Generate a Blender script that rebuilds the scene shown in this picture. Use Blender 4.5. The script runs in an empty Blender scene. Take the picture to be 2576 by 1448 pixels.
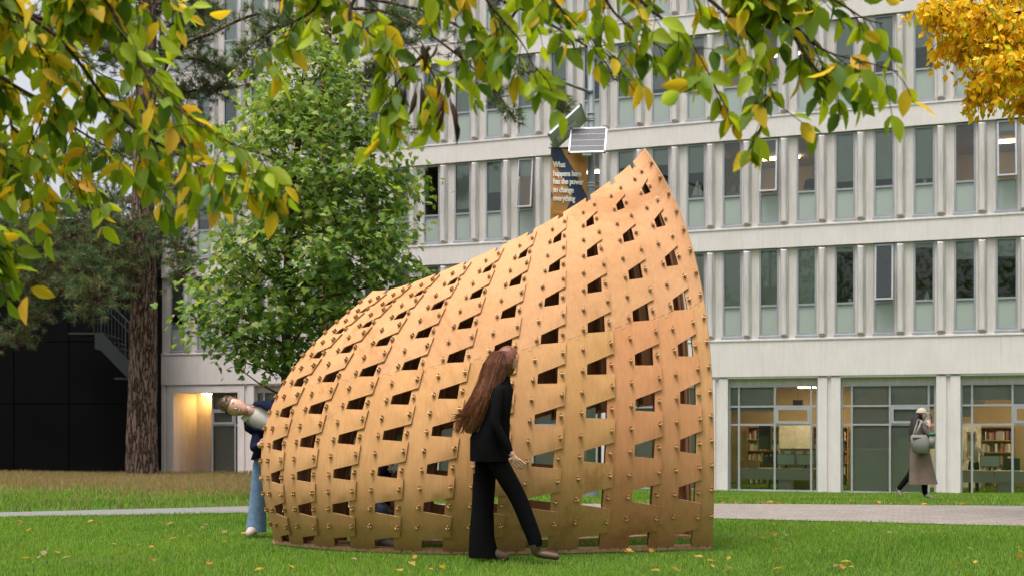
import bpy, bmesh, math, random
import numpy as np
from mathutils import Vector, Matrix, Euler, geometry

R = math.radians
SC = bpy.context.scene
COL = SC.collection
random.seed(7)
rng = np.random.default_rng(7)

# ------------------------------------------------------------------ camera
FPX, CX, YH, HC = 3000.0, 1288.0, 1075.0, 1.06      # focal length, centre, horizon (2576 px wide frame), eye height in metres
cam_d = bpy.data.cameras.new('camera')
cam = bpy.data.objects.new('camera', cam_d)
COL.objects.link(cam)
cam.location = (0, 0, HC)
cam.rotation_euler = (R(90), 0, 0)
cam_d.sensor_width = 36
cam_d.lens = 36 * FPX / 2576
cam_d.shift_y = (YH - 724) / 2576
cam_d.clip_start, cam_d.clip_end = 0.05, 2000
cam_d.dof.use_dof = True
cam_d.dof.focus_distance = 10.6
cam_d.dof.aperture_fstop = 4.0
SC.camera = cam

# ------------------------------------------------------------------ sky and sun (bright overcast)
SUN_EL, SUN_AZ = 74, 220                             # azimuth clockwise from +Y: behind the camera, a little to the left
world = bpy.data.worlds.new('World')
SC.world = world
world.use_nodes = True
wn, wl = world.node_tree.nodes, world.node_tree.links
wn.clear()
sky = wn.new('ShaderNodeTexSky')
sky.sky_type = 'NISHITA'
sky.sun_disc = False
sky.sun_elevation = R(SUN_EL)
sky.sun_rotation = R(SUN_AZ)
sky.air_density, sky.dust_density, sky.ozone_density = 1.0, 6.0, 1.0
hs = wn.new('ShaderNodeHueSaturation')
hs.inputs['Saturation'].default_value = 0.22         # cloud cover: the sky's light is almost white
bg = wn.new('ShaderNodeBackground')
bg.inputs['Strength'].default_value = 0.108
wo = wn.new('ShaderNodeOutputWorld')
wl.new(sky.outputs[0], hs.inputs['Color'])
wl.new(hs.outputs[0], bg.inputs[0])
wl.new(bg.outputs[0], wo.inputs[0])
sun_d = bpy.data.lights.new('sun', 'SUN')
sun_d.energy = 1.5
sun_d.angle = R(22)
sun_d.color = (1.0, 0.95, 0.88)
sun = bpy.data.objects.new('sun', sun_d)
COL.objects.link(sun)
sd = Vector((math.sin(R(SUN_AZ)) * math.cos(R(SUN_EL)), math.cos(R(SUN_AZ)) * math.cos(R(SUN_EL)), math.sin(R(SUN_EL))))
sun.rotation_euler = sd.to_track_quat('Z', 'Y').to_euler()
SC.view_settings.view_transform = 'Standard'
SC.view_settings.look = 'None'
SC.view_settings.gamma = 1
SC.view_settings.use_curve_mapping = False
SC.view_settings.exposure = 1.17
SC.cycles.max_bounces = 8
SC.cycles.transparent_max_bounces = 16
SC.cycles.caustics_reflective = SC.cycles.caustics_refractive = False
SC.cycles.sample_clamp_indirect = 6
SC.cycles.use_denoising = True

# ------------------------------------------------------------------ helpers
def at(x, y, d):
    "a point seen at (x, y) of the 2576 px wide frame, d metres away"
    return Vector(((x - CX) * d / FPX, d, HC + (YH - y) * d / FPX))

def tag(o, label=None, cat=None, group=None, kind=None):
    if label: o['label'] = label
    if cat: o['category'] = cat
    if group: o['group'] = group
    if kind: o['kind'] = kind
    return o

def empty(name, loc=(0, 0, 0), rz=0, label=None, cat=None, group=None):
    o = bpy.data.objects.new(name, None)
    o.empty_display_size = 0.2
    COL.objects.link(o)
    o.location = loc
    o.rotation_euler = (0, 0, rz)
    return tag(o, label, cat, group)

def link(name, me, parent=None, mat=None):
    o = bpy.data.objects.new(name, me)
    COL.objects.link(o)
    if parent: o.parent = parent
    if mat is not None and len(me.materials) == 0:
        for m in (mat if isinstance(mat, (list, tuple)) else [mat]): me.materials.append(m)
    return o

class MB:
    def __init__(s): s.v, s.f, s.m = [], [], []
    def add(s, vs, fs, mi=0):
        b = len(s.v)
        s.v += [tuple(p) for p in vs]
        s.f += [tuple(b + i for i in f) for f in fs]
        s.m += [mi] * len(fs)
    def box(s, x0, x1, y0, y1, z0, z1, mi=0):
        s.add([(x0,y0,z0),(x1,y0,z0),(x1,y1,z0),(x0,y1,z0),(x0,y0,z1),(x1,y0,z1),(x1,y1,z1),(x0,y1,z1)],
              [(0,3,2,1),(4,5,6,7),(0,1,5,4),(1,2,6,5),(2,3,7,6),(3,0,4,7)], mi)
    def obox(s, c, ax, ay, az, mi=0):
        "box from its centre and three half-axis vectors"
        c, ax, ay, az = map(Vector, (c, ax, ay, az))
        vs = [c + ax*i + ay*j + az*k for k in (-1,1) for j, i in ((-1,-1),(-1,1),(1,1),(1,-1))]
        s.add(vs, [(0,3,2,1),(4,5,6,7),(0,1,5,4),(1,2,6,5),(2,3,7,6),(3,0,4,7)], mi)
    def prism(s, poly, axis, a0, a1, mi=0):
        "extrude a 2D polygon along axis 0/1/2"
        n = len(poly)
        def p(q, a):
            q = list(q); q.insert(axis, a); return q
        s.add([p(q, a0) for q in poly] + [p(q, a1) for q in poly],
              [tuple(range(n))[::-1], tuple(range(n, 2*n))] + [(i, (i+1) % n, n + (i+1) % n, n + i) for i in range(n)], mi)
    def tube(s, path, radii, n=8, mi=0, caps=True, wob=0):
        path = [Vector(p) for p in path]
        if not hasattr(radii, '__len__'): radii = [radii] * len(path)
        ref = None; rings = []
        for i, p in enumerate(path):
            t = (path[min(i+1, len(path)-1)] - path[max(i-1, 0)]).normalized()
            if ref is None:
                ref = t.orthogonal().normalized()
            else:
                ref = (ref - t * ref.dot(t)); ref = ref.normalized() if ref.length > 1e-6 else t.orthogonal().normalized()
            b = t.cross(ref)
            rings.append([p + (ref*math.cos(a) + b*math.sin(a)) * radii[i] * (1 + wob*random.uniform(-1,1)) for a in [2*math.pi*k/n for k in range(n)]])
        vs = [q for r in rings for q in r]
        fs = [(i*n + k, i*n + (k+1) % n, (i+1)*n + (k+1) % n, (i+1)*n + k) for i in range(len(path)-1) for k in range(n)]
        if caps: fs += [tuple(range(n))[::-1], tuple((len(path)-1)*n + k for k in range(n))]
        s.add(vs, fs, mi)
    def ball(s, c, r, n=8, mi=0, sc=(1,1,1), M=None):
        vs, fs = [], []
        m = max(4, n//2)
        for i in range(m+1):
            th = math.pi*i/m
            for k in range(n):
                a = 2*math.pi*k/n
                q = Vector((r*sc[0]*math.sin(th)*math.cos(a), r*sc[1]*math.sin(th)*math.sin(a), r*sc[2]*math.cos(th)))
                if M: q = M @ q
                vs.append(Vector(c) + q)
        for i in range(m):
            for k in range(n):
                fs.append((i*n+k, (i+1)*n+k, (i+1)*n+(k+1)%n, i*n+(k+1)%n))
        s.add(vs, fs, mi)
    def mesh(s, name, mats=None, smooth=False):
        me = bpy.data.meshes.new(name)
        me.from_pydata(s.v, [], s.f)
        me.validate(clean_customdata=False)
        if mats is not None:
            for m in (mats if isinstance(mats, (list, tuple)) else [mats]): me.materials.append(m)
        if any(s.m) and len(me.polygons) == len(s.m): me.polygons.foreach_set('material_index', s.m)
        if smooth: me.polygons.foreach_set('use_smooth', [True]*len(me.polygons))
        me.update()
        return me
    def build(s, name, mats=None, parent=None, smooth=False):
        return link(name, s.mesh(name, mats, smooth), parent)

def np_mesh(name, V, F, mats, mi=None, smooth=False):
    "mesh from arrays: V (n,3), F (m,k)"
    me = bpy.data.meshes.new(name)
    k = F.shape[1]
    me.vertices.add(len(V)); me.vertices.foreach_set('co', np.asarray(V, np.float32).ravel())
    me.loops.add(F.size); me.loops.foreach_set('vertex_index', np.asarray(F, np.int32).ravel())
    me.polygons.add(len(F))
    me.polygons.foreach_set('loop_start', np.arange(0, F.size, k, dtype=np.int32))
    me.polygons.foreach_set('loop_total', np.full(len(F), k, np.int32))
    for m in (mats if isinstance(mats, (list, tuple)) else [mats]): me.materials.append(m)
    if mi is not None: me.polygons.foreach_set('material_index', np.asarray(mi, np.int32))
    if smooth: me.polygons.foreach_set('use_smooth', np.ones(len(F), bool))
    me.update(calc_edges=True)
    return me

# ------------------------------------------------------------------ materials
def mat(name):
    m = bpy.data.materials.new(name)
    m.use_nodes = True
    n = m.node_tree.nodes
    return m, n, m.node_tree.links, n['Principled BSDF']

def noise(n, l, scale, detail=4, rough=.6, vec=None, dist=0):
    t = n.new('ShaderNodeTexNoise')
    t.inputs['Scale'].default_value = scale
    t.inputs['Detail'].default_value = detail
    t.inputs['Roughness'].default_value = rough
    t.inputs['Distortion'].default_value = dist
    if vec is not None: l.new(vec, t.inputs['Vector'])
    return t.outputs['Fac']

def ramp(n, l, fac, stops):
    r = n.new('ShaderNodeValToRGB')
    e = r.color_ramp.elements
    while len(e) < len(stops): e.new(0.5)
    for el, (p, c) in zip(e, stops):
        el.position = p; el.color = (*c, 1) if len(c) == 3 else c
    l.new(fac, r.inputs[0])
    return r.outputs[0]

def coords(n, l, kind='Object', scale=(1,1,1)):
    t = n.new('ShaderNodeTexCoord')
    mp = n.new('ShaderNodeMapping')
    mp.inputs['Scale'].default_value = scale
    l.new(t.outputs[kind], mp.inputs[0])
    return mp.outputs[0]

def mixc(n, l, fac, a, b, mode='MIX'):
    m = n.new('ShaderNodeMix'); m.data_type = 'RGBA'; m.blend_type = mode
    for sock, val in ((m.inputs[0], fac), (m.inputs[6], a), (m.inputs[7], b)):
        if hasattr(val, 'links'): l.new(val, sock)
        elif isinstance(val, (int, float)): sock.default_value = val
        else: sock.default_value = (*val, 1)
    return m.outputs[2]

def bump(n, l, b, h, strength=.3, dist=.01):
    u = n.new('ShaderNodeBump')
    u.inputs['Strength'].default_value = strength
    u.inputs['Distance'].default_value = dist
    l.new(h, u.inputs['Height'])
    l.new(u.outputs[0], b.inputs['Normal'])

def plain(name, col, rough=.6, metal=0, var=.12, scale=6, bmp=0, spec=.5, emit=None):
    "base colour broken up by soft noise"
    m, n, l, b = mat(name)
    v = coords(n, l)
    f = noise(n, l, scale, 5, .6, v)
    c = ramp(n, l, f, [(.3, [max(0, k*(1-var)) for k in col]), (.7, [min(1, k*(1+var)) for k in col])])
    l.new(c, b.inputs['Base Color'])
    b.inputs['Roughness'].default_value = rough
    b.inputs['Metallic'].default_value = metal
    b.inputs['Specular IOR Level'].default_value = spec
    if bmp: bump(n, l, b, noise(n, l, scale*8, 4, .6, v), bmp, .005)
    if emit:
        b.inputs['Emission Color'].default_value = (*col, 1)
        b.inputs['Emission Strength'].default_value = emit
    return m

def leafmat(name, col, var=.25, trans=.52, rough=.55):
    "thin leaf: diffuse on both sides, light shining through, a little gloss"
    m, n, l, b = mat(name)
    g = n.new('ShaderNodeNewGeometry')
    f = g.outputs['Random Per Island']
    oi = n.new('ShaderNodeObjectInfo')
    ad = n.new('ShaderNodeMath'); ad.operation = 'ADD'; l.new(f, ad.inputs[0]); l.new(oi.outputs['Random'], ad.inputs[1])
    fr = n.new('ShaderNodeMath'); fr.operation = 'FRACT'; l.new(ad.outputs[0], fr.inputs[0])
    c = ramp(n, l, fr.outputs[0], [(0, [k*(1-var) for k in col]), (.6, col), (1, [min(1, k*(1+var)+.01) for k in col])])
    l.new(c, b.inputs['Base Color'])
    b.inputs['Roughness'].default_value = rough
    b.inputs['Specular IOR Level'].default_value = .2
    t = n.new('ShaderNodeBsdfTranslucent')
    c2 = mixc(n, l, .7, c, (col[0]*min(2.1, .92/max(col))+.01, col[1]*min(1.9, .9/max(col))+.01, col[2]*.7))
    l.new(c2, t.inputs[0])
    mx = n.new('ShaderNodeMixShader'); mx.inputs[0].default_value = trans
    l.new(b.outputs[0], mx.inputs[1]); l.new(t.outputs[0], mx.inputs[2])
    l.new(mx.outputs[0], n['Material Output'].inputs[0])
    return m

M = {}
def mk_materials():
    # painted concrete, streaked by rain
    for key, col, dirt in (('concrete', (.69, .64, .63), .08), ('fin', (.60, .565, .56), .28), ('flat', (.625, .575, .555), .17)):
        m, n, l, b = mat(key)
        v = coords(n, l, 'Object', (3.2, 3.2, .35))
        streak = noise(n, l, 3.0, 6, .7, v)
        v2 = coords(n, l)
        big = noise(n, l, .9, 4, .6, v2)
        fine = noise(n, l, 22, 5, .7, v2)
        c1 = ramp(n, l, streak, [(.36, [k*(1-dirt) for k in col]), (.62, col)])
        c2 = ramp(n, l, big, [(.3, (.90, .89, .88)), (.7, (1, 1, 1))])
        c = mixc(n, l, 1.0, c1, c2, 'MULTIPLY')
        c3 = ramp(n, l, fine, [(.25, (.93, .93, .92)), (.55, (1, 1, 1))])
        c = mixc(n, l, 1.0, c, c3, 'MULTIPLY')
        l.new(c, b.inputs['Base Color'])
        b.inputs['Roughness'].default_value = .85
        b.inputs['Specular IOR Level'].default_value = .25
        bump(n, l, b, fine, .25, .01)
        M[key] = m
    M['frame'] = plain('frame_metal', (.30, .31, .335), .45, .3, .08, 4)
    M['mullion'] = plain('mullion_metal', (.36, .37, .385), .45, .3, .08, 4)
    M['blind'] = plain('roller_blind', (.44, .45, .42), .9, 0, .07, 2)
    M['frost'] = plain('frosted_glass', (.31, .355, .325), .3, 0, .06, 1.5, spec=.6)
    M['room'] = plain('room_paint', (.40, .31, .20), .9, 0, .1, 1)
    M['roomdark'] = plain('room_floor', (.08, .07, .06), .7, 0, .2, 2)
    M['blind2'] = plain('screen_blind', (.50, .45, .43), .9, 0, .06, 2)
    M['cabinet'] = plain('cabinet_grey', (.36, .34, .31), .6, 0, .08, 2)
    M['darkitem'] = plain('dark_plastic', (.02, .02, .022), .5, 0, .2, 5)
    M['paper'] = plain('paper', (.65, .62, .55), .8, 0, .15, 9)
    M['screen'] = plain('monitor_screen', (.35, .42, .42), .3, 0, .1, 3)
    M['cork'] = plain('pinboard', (.42, .24, .12), .9, 0, .25, 5)
    M['potplant'] = leafmat('pot_plant_leaf', (.04, .10, .03))
    M['potwhite'] = plain('white_ceramic', (.65, .62, .56), .4, 0, .05, 5)
    m, n, l, b = mat('lamp_glow')
    e = n.new('ShaderNodeEmission'); e.inputs[0].default_value = (1, .74, .42, 1); e.inputs[1].default_value = 12
    l.new(e.outputs[0], n['Material Output'].inputs[0]); M['lamp'] = m
    m, n, l, b = mat('porch_glow')
    e = n.new('ShaderNodeEmission'); e.inputs[0].default_value = (1, .58, .16, 1); e.inputs[1].default_value = 60
    l.new(e.outputs[0], n['Material Output'].inputs[0]); M['porchlamp'] = m
    # window glass: clear pane with its mirror-like reflection
    for key, tint in (('glass', (.92, .96, .94)), ('glassdark', (.92, .955, .935))):
        m, n, l, b = mat(key)
        t = n.new('ShaderNodeBsdfTransparent'); t.inputs[0].default_value = (*tint, 1)
        g = n.new('ShaderNodeBsdfGlossy'); g.inputs['Roughness'].default_value = .02; g.inputs[0].default_value = (.95, 1, .98, 1)
        fr = n.new('ShaderNodeFresnel'); fr.inputs[0].default_value = 1.48
        mx = n.new('ShaderNodeMixShader')
        l.new(fr.outputs[0], mx.inputs[0]); l.new(t.outputs[0], mx.inputs[1]); l.new(g.outputs[0], mx.inputs[2])
        l.new(mx.outputs[0], n['Material Output'].inputs[0]); M[key] = m
    # black cladding
    M['black'] = plain('black_cladding', (.0022, .0022, .0025), .6, 0, .35, .5, spec=.05)
    M['steel'] = plain('painted_steel', (.022, .026, .03), .5, .4, .15, 3)
    # plywood: outer face, inner face, edge
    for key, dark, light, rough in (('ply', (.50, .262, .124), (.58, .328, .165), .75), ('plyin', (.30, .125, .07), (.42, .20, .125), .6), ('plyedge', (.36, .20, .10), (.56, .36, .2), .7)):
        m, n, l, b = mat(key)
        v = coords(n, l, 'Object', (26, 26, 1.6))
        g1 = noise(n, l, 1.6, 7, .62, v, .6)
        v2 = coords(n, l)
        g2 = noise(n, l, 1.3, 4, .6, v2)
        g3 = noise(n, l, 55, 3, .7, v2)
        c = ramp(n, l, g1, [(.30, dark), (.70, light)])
        c = mixc(n, l, 1.0, c, ramp(n, l, g2, [(.28, (.84, .80, .76)), (.5, (.97, .96, .95)), (.72, (1.03, 1.03, 1.03))]), 'MULTIPLY')
        st = noise(n, l, .55, 6, .72, coords(n, l, 'Object', (1, 1, .6)), 1.2)
        c = mixc(n, l, 1.0, c, ramp(n, l, st, [(.36, (.80, .74, .68)), (.43, (1, 1, 1))]), 'MULTIPLY')
        c = mixc(n, l, 1.0, c, ramp(n, l, g3, [(.18, (.62, .55, .48)), (.30, (1, 1, 1))]), 'MULTIPLY')
        oi = n.new('ShaderNodeObjectInfo')
        c = mixc(n, l, 1.0, c, oi.outputs['Color'], 'MULTIPLY')
        l.new(c, b.inputs['Base Color'])
        b.inputs['Roughness'].default_value = rough
        b.inputs['Specular IOR Level'].default_value = .14
        bump(n, l, b, g1, .05, .003)
        M[key] = m
    M['peg'] = plain('peg_wood', (.34, .17, .065), .45, 0, .25, 30)
    M['brass'] = plain('peg_knob', (.52, .32, .14), .4, .2, .15, 30)
    M['screw'] = plain('zinc_screw', (.45, .45, .43), .35, .8, .1, 30)
    # bark
    for key, a, c2, sc in (('bark', (.025, .015, .011), (.24, .175, .14), (6, 6, 1.1)), ('bark2', (.05, .035, .025), (.11, .085, .065), (14, 14, 3)), ('twig', (.028, .018, .012), (.075, .05, .032), (20, 20, 20))):
        m, n, l, b = mat(key)
        v = coords(n, l, 'Object', sc)
        vo = n.new('ShaderNodeTexVoronoi'); vo.feature = 'DISTANCE_TO_EDGE'; vo.inputs['Scale'].default_value = 1.6
        wv = n.new('ShaderNodeVectorMath'); wv.operation = 'ADD'
        nz = n.new('ShaderNodeTexNoise'); nz.inputs['Scale'].default_value = 3; l.new(v, nz.inputs['Vector'])
        l.new(v, wv.inputs[0]); l.new(nz.outputs['Color'], wv.inputs[1]); l.new(wv.outputs[0], vo.inputs['Vector'])
        f2 = noise(n, l, 5, 6, .7, v)
        c = ramp(n, l, vo.outputs['Distance'], [(.02, a), (.22, c2)])
        c = mixc(n, l, 1.0, c, ramp(n, l, f2, [(.3, (.45, .42, .40)), (.75, (1.35, 1.3, 1.3))]), 'MULTIPLY')
        l.new(c, b.inputs['Base Color'])
        b.inputs['Roughness'].default_value = .95
        b.inputs['Specular IOR Level'].default_value = .15
        bump(n, l, b, vo.outputs['Distance'], .9, .04 if key == 'bark' else .01)
        M[key] = m
    # foliage
    M['lf_green'] = leafmat('leaf_green', (.165, .25, .014))
    M['lf_deep'] = leafmat('leaf_deep_green', (.075, .14, .018), trans=.35)
    M['lf_lime'] = leafmat('leaf_lime', (.33, .41, .02), trans=.5)
    M['lf_yellow'] = leafmat('leaf_yellow', (.70, .47, .025), trans=.45)
    M['lf_orange'] = leafmat('leaf_orange', (.60, .34, .03), trans=.45)
    M['lf_brown'] = leafmat('leaf_dead_brown', (.055, .022, .010), trans=.2)
    M['mp_green'] = leafmat('maple_green', (.118, .21, .03), trans=.38)
    M['mp_deep'] = leafmat('maple_deep', (.062, .13, .025), trans=.35)
    M['mp_light'] = leafmat('maple_light', (.215, .305, .05), trans=.42)
    M['mp_pale'] = leafmat('maple_pale', (.36, .40, .13), trans=.42)
    M['mp_seed'] = leafmat('maple_seed', (.36, .28, .13), trans=.35)
    M['gold'] = leafmat('gold_leaf', (.90, .52, .010), trans=.45)
    M['gold2'] = leafmat('gold_leaf_pale', (.92, .60, .025), trans=.45)
    M['needle'] = leafmat('needle_green', (.085, .145, .06), var=.35, trans=.2)
    M['needle2'] = leafmat('needle_olive', (.15, .155, .06), var=.35, trans=.2)
    M['needle3'] = leafmat('needle_dead', (.10, .06, .028), var=.35, trans=.2)
    M['fall_yellow'] = leafmat('fallen_yellow', (.40, .25, .04), trans=.3)
    M['fall_orange'] = leafmat('fallen_orange', (.34, .15, .03), trans=.3)
    M['gr1'] = leafmat('grass_blade', (.135, .27, .026), var=.35, trans=.4, rough=.4)
    M['gr2'] = leafmat('grass_blade_light', (.24, .365, .06), var=.3, trans=.45, rough=.4)
    M['gr3'] = leafmat('grass_blade_dry', (.26, .20, .10), var=.35, trans=.35)
    M['gr4'] = leafmat('grass_blade_deep', (.065, .16, .02), var=.35, trans=.35)  # deeper green blades mixed through the grass in patches
    # soil and grass roots
    m, n, l, b = mat('lawn')
    v = coords(n, l)
    a = noise(n, l, .45, 5, .6, v); f = noise(n, l, 28, 5, .75, v)
    c = ramp(n, l, f, [(.25, (.025, .040, .010)), (.6, (.07, .14, .022)), (.85, (.14, .20, .05))])
    c = mixc(n, l, 1.0, c, ramp(n, l, a, [(.3, (.8, .85, .8)), (.7, (1.1, 1.1, 1.0))]), 'MULTIPLY')
    l.new(c, b.inputs['Base Color']); b.inputs['Roughness'].default_value = .95; b.inputs['Specular IOR Level'].default_value = .1
    bump(n, l, b, f, .6, .03); M['lawn'] = m
    m, n, l, b = mat('dry_soil')
    v = coords(n, l)
    f = noise(n, l, 14, 6, .75, v)
    c = ramp(n, l, f, [(.25, (.05, .035, .02)), (.55, (.15, .105, .06)), (.85, (.25, .19, .11))])
    l.new(c, b.inputs['Base Color']); b.inputs['Roughness'].default_value = .95
    bump(n, l, b, f, .7, .04); M['drysoil'] = m
    # paving: asphalt on the left running into brick pavers on the right
    m, n, l, b = mat('paving')
    v = coords(n, l)
    br = n.new('ShaderNodeTexBrick')
    br.inputs['Scale'].default_value = 1.0
    br.inputs['Brick Width'].default_value = .22; br.inputs['Row Height'].default_value = .11
    br.inputs['Mortar Size'].default_value = .006
    br.inputs['Color1'].default_value = (.19, .16, .14, 1); br.inputs['Color2'].default_value = (.25, .215, .19, 1); br.inputs['Mortar'].default_value = (.09, .078, .068, 1)
    l.new(v, br.inputs['Vector'])
    f = noise(n, l, 9, 6, .7, v); g = noise(n, l, 90, 3, .7, v)
    asp = ramp(n, l, g, [(.2, (.12, .117, .112)), (.8, (.21, .203, .195))])
    sx = n.new('ShaderNodeSeparateXYZ'); l.new(v, sx.inputs[0])
    mr = n.new('ShaderNodeMapRange'); mr.inputs[1].default_value = -1.0; mr.inputs[2].default_value = -.6; l.new(sx.outputs[0], mr.inputs[0])
    c = mixc(n, l, mr.outputs[0], asp, br.outputs['Color'])
    c = mixc(n, l, 1.0, c, ramp(n, l, f, [(.3, (.78, .77, .76)), (.7, (1.05, 1.05, 1.05))]), 'MULTIPLY')
    l.new(c, b.inputs['Base Color']); b.inputs['Roughness'].default_value = .85
    bump(n, l, b, br.outputs['Fac'], -.2, .004); M['paving'] = m
    # pole, banner, solar panels
    M['pole'] = plain('galvanised_pole', (.17, .19, .205), .6, .1, .1, 3)
    M['navy'] = plain('banner_navy', (.022, .036, .075), .75, 0, .1, 4)
    M['amber'] = plain('banner_amber', (.46, .20, .055), .75, 0, .1, 4)
    M['white'] = plain('white_print', (.78, .76, .72), .8, 0, .04, 4)
    M['yellowtext'] = plain('amber_print', (.62, .32, .05), .8, 0, .04, 4)
    M['alu'] = plain('aluminium_frame', (.50, .50, .50), .4, .3, .05, 4)
    M['solar'] = plain('solar_cell', (.075, .075, .088), .45, 0, .3, 2, spec=.25)
    M['backsheet'] = plain('panel_backsheet', (.50, .49, .47), .6, 0, .08, 4)
    # people
    M['skin'] = plain('skin', (.52, .29, .21), .5, 0, .06, 12)
    M['skinpale'] = plain('skin_pale', (.56, .35, .28), .5, 0, .06, 12)
    M['lip'] = plain('lip', (.36, .13, .11), .5, 0, .05, 12)
    M['eye'] = plain('eye_white', (.7, .68, .66), .3, 0, .02, 12)
    M['iris'] = plain('eye_iris', (.03, .02, .015), .25, 0, .05, 12)
    M['hairbrown'] = plain('brown_hair', (.15, .085, .042), .55, 0, .5, 40, .5)
    M['hairred'] = plain('auburn_hair', (.17, .05, .018), .5, 0, .5, 40, .5)
    M['hairdark'] = plain('dark_hair', (.02, .013, .011), .5, 0, .4, 40, .5)
    M['navyknit'] = plain('navy_knit', (.007, .009, .024), .95, 0, .3, 60, .5, spec=.1)
    M['shirt'] = plain('pale_shirt', (.52, .50, .455), .8, 0, .08, 10, .3)
    M['denim'] = plain('blue_denim', (.14, .22, .36), .85, 0, .25, 18, .4)
    M['blackcloth'] = plain('black_cloth', (.0045, .0045, .005), .9, 0, .4, 1.6, .8, spec=.06)
    M['taupe'] = plain('taupe_coat', (.155, .105, .082), .9, 0, .15, 9, .4)
    M['jacket'] = plain('grey_brown_sleeve', (.075, .055, .048), .9, 0, .2, 12, .4)
    M['cap'] = plain('beige_cap', (.36, .30, .235), .85, 0, .08, 12, .3)
    M['tote'] = plain('grey_canvas', (.19, .18, .165), .9, 0, .12, 12, .4)
    M['greenlid'] = plain('green_lid', (.02, .13, .075), .4, 0, .05, 5)
    M['shoe'] = plain('beige_shoe', (.42, .36, .28), .7, 0, .1, 8)
    M['shoebrown'] = plain('brown_shoe', (.08, .045, .03), .5, 0, .1, 8)
mk_materials()

# ------------------------------------------------------------------ ground
def sstep(a, b, x):
    t = np.clip((np.asarray(x, float) - a) / (b - a), 0, 1)
    return t*t*(3 - 2*t)

def ground_z(x, y):
    x = np.asarray(x, float); y = np.asarray(y, float)
    right = -.92 * np.clip((y - 16.6) / 19.5, 0, 1)
    left = -.29 * np.clip((y - 16.6) / 16.5, 0, 1) - .56 * sstep(34.5, 39.5, y)
    w = sstep(-7.5, .5, x)
    z = left*(1 - w) + right*w
    return z + .012*np.sin(x*1.7 + .4)*np.sin(y*1.3)*(y > 17)

def gz(x, y): return float(ground_z(x, y))

PATH_NEAR = [(-40, 13.55), (-9, 13.75), (-6.06, 14.1), (-3.1, 14.75), (-1.2, 14.6), (2.36, 13.85), (5.5, 12.75), (9, 11.9), (40, 11.5)]
PATH_FAR = [(-40, 14.2), (-9, 14.5), (-6.4, 14.8), (-3.36, 16.05), (-1.0, 16.5), (2.8, 16.55), (6.85, 16.05), (11, 15.7), (40, 15.3)]
def path_y(x):
    return (np.interp(x, *zip(*PATH_NEAR)), np.interp(x, *zip(*PATH_FAR)))

xs = np.unique(np.concatenate([np.linspace(-300, -30, 10), np.arange(-30, 30.1, .75), np.linspace(30, 300, 10)]))
ys = np.unique(np.concatenate([np.linspace(-60, 4, 9), np.arange(4, 46.1, .75), np.linspace(46, 600, 12)]))
XX, YY = np.meshgrid(xs, ys, indexing='ij')
V = np.stack([XX, YY, ground_z(XX, YY)], -1).reshape(-1, 3)
ny = len(ys)
ii, jj = np.meshgrid(np.arange(len(xs)-1), np.arange(ny-1), indexing='ij')
F = np.stack([ii*ny+jj, (ii+1)*ny+jj, (ii+1)*ny+jj+1, ii*ny+jj+1], -1).reshape(-1, 4)
cxy = V[F].mean(1)
def dryness(x, y):
    return sstep(-1.5, -6.0, x) * sstep(18.6, 24.0, y + .9*np.sin(x*.9) + .5*np.sin(x*2.7))
dry = dryness(cxy[:, 0], cxy[:, 1]) > .5
ground = link('ground', np_mesh('ground', V, F, [M['lawn'], M['drysoil']], dry.astype(int), True))
tag(ground, kind='structure')

px = np.unique(np.concatenate([np.linspace(-40, -10, 12), np.linspace(-10, 12, 90), np.linspace(12, 40, 10)]))
n_, f_ = path_y(px)
jn = rng.normal(0, .018, len(px)); jf = rng.normal(0, .018, len(px))
V = np.concatenate([np.stack([px, n_ + jn, np.full_like(px, .012)], -1), np.stack([px, f_ + jf, np.full_like(px, .012)], -1)])
k = len(px)
F = np.stack([np.arange(k-1), np.arange(1, k), k + np.arange(1, k), k + np.arange(k-1)], -1)
path = link('path', np_mesh('path', V, F, M['paving']))
tag(path, kind='structure')

def blades(name, x, y, h, wd, mi, parent=None, lean=.5):
    "grass: bent two-segment blades, three triangles each"
    n = len(x)
    a = rng.uniform(0, 2*np.pi, n)
    b = rng.uniform(0, 2*np.pi, n)
    z = ground_z(x, y) - .004
    base = np.stack([x, y, z], -1)
    side = np.stack([np.cos(a), np.sin(a), 0*a], -1) * (wd/2)[:, None]
    ln = (rng.uniform(.1, 1, n) * lean * h)
    d = np.stack([np.cos(b)*ln, np.sin(b)*ln, 0*b], -1)
    up = np.stack([0*a, 0*a, h], -1)
    v = np.stack([base - side, base + side, base + d*.35 + up*.6 - side*.75, base + d*.35 + up*.6 + side*.75, base + d + up], 1).reshape(-1, 3)
    o = (np.arange(n)*5)[:, None]
    f = np.concatenate([o + [0, 1, 3], o + [0, 3, 2], o + [2, 3, 4]], 1).reshape(-1, 3)
    return link(name, np_mesh(name, v, f, [M['gr1'], M['gr2'], M['gr3'], M['gr4']], np.repeat(mi, 3)), parent)

def patchy(x, y, s=1.0, ph=0):
    return (np.sin(x*1.9*s + ph) * np.sin(y*2.3*s + 1.7 + ph) + np.sin(x*.7*s + y*1.1*s + 2*ph) + .6*np.sin(x*4.3*s - y*3.1*s + ph)) / 2.6

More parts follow.
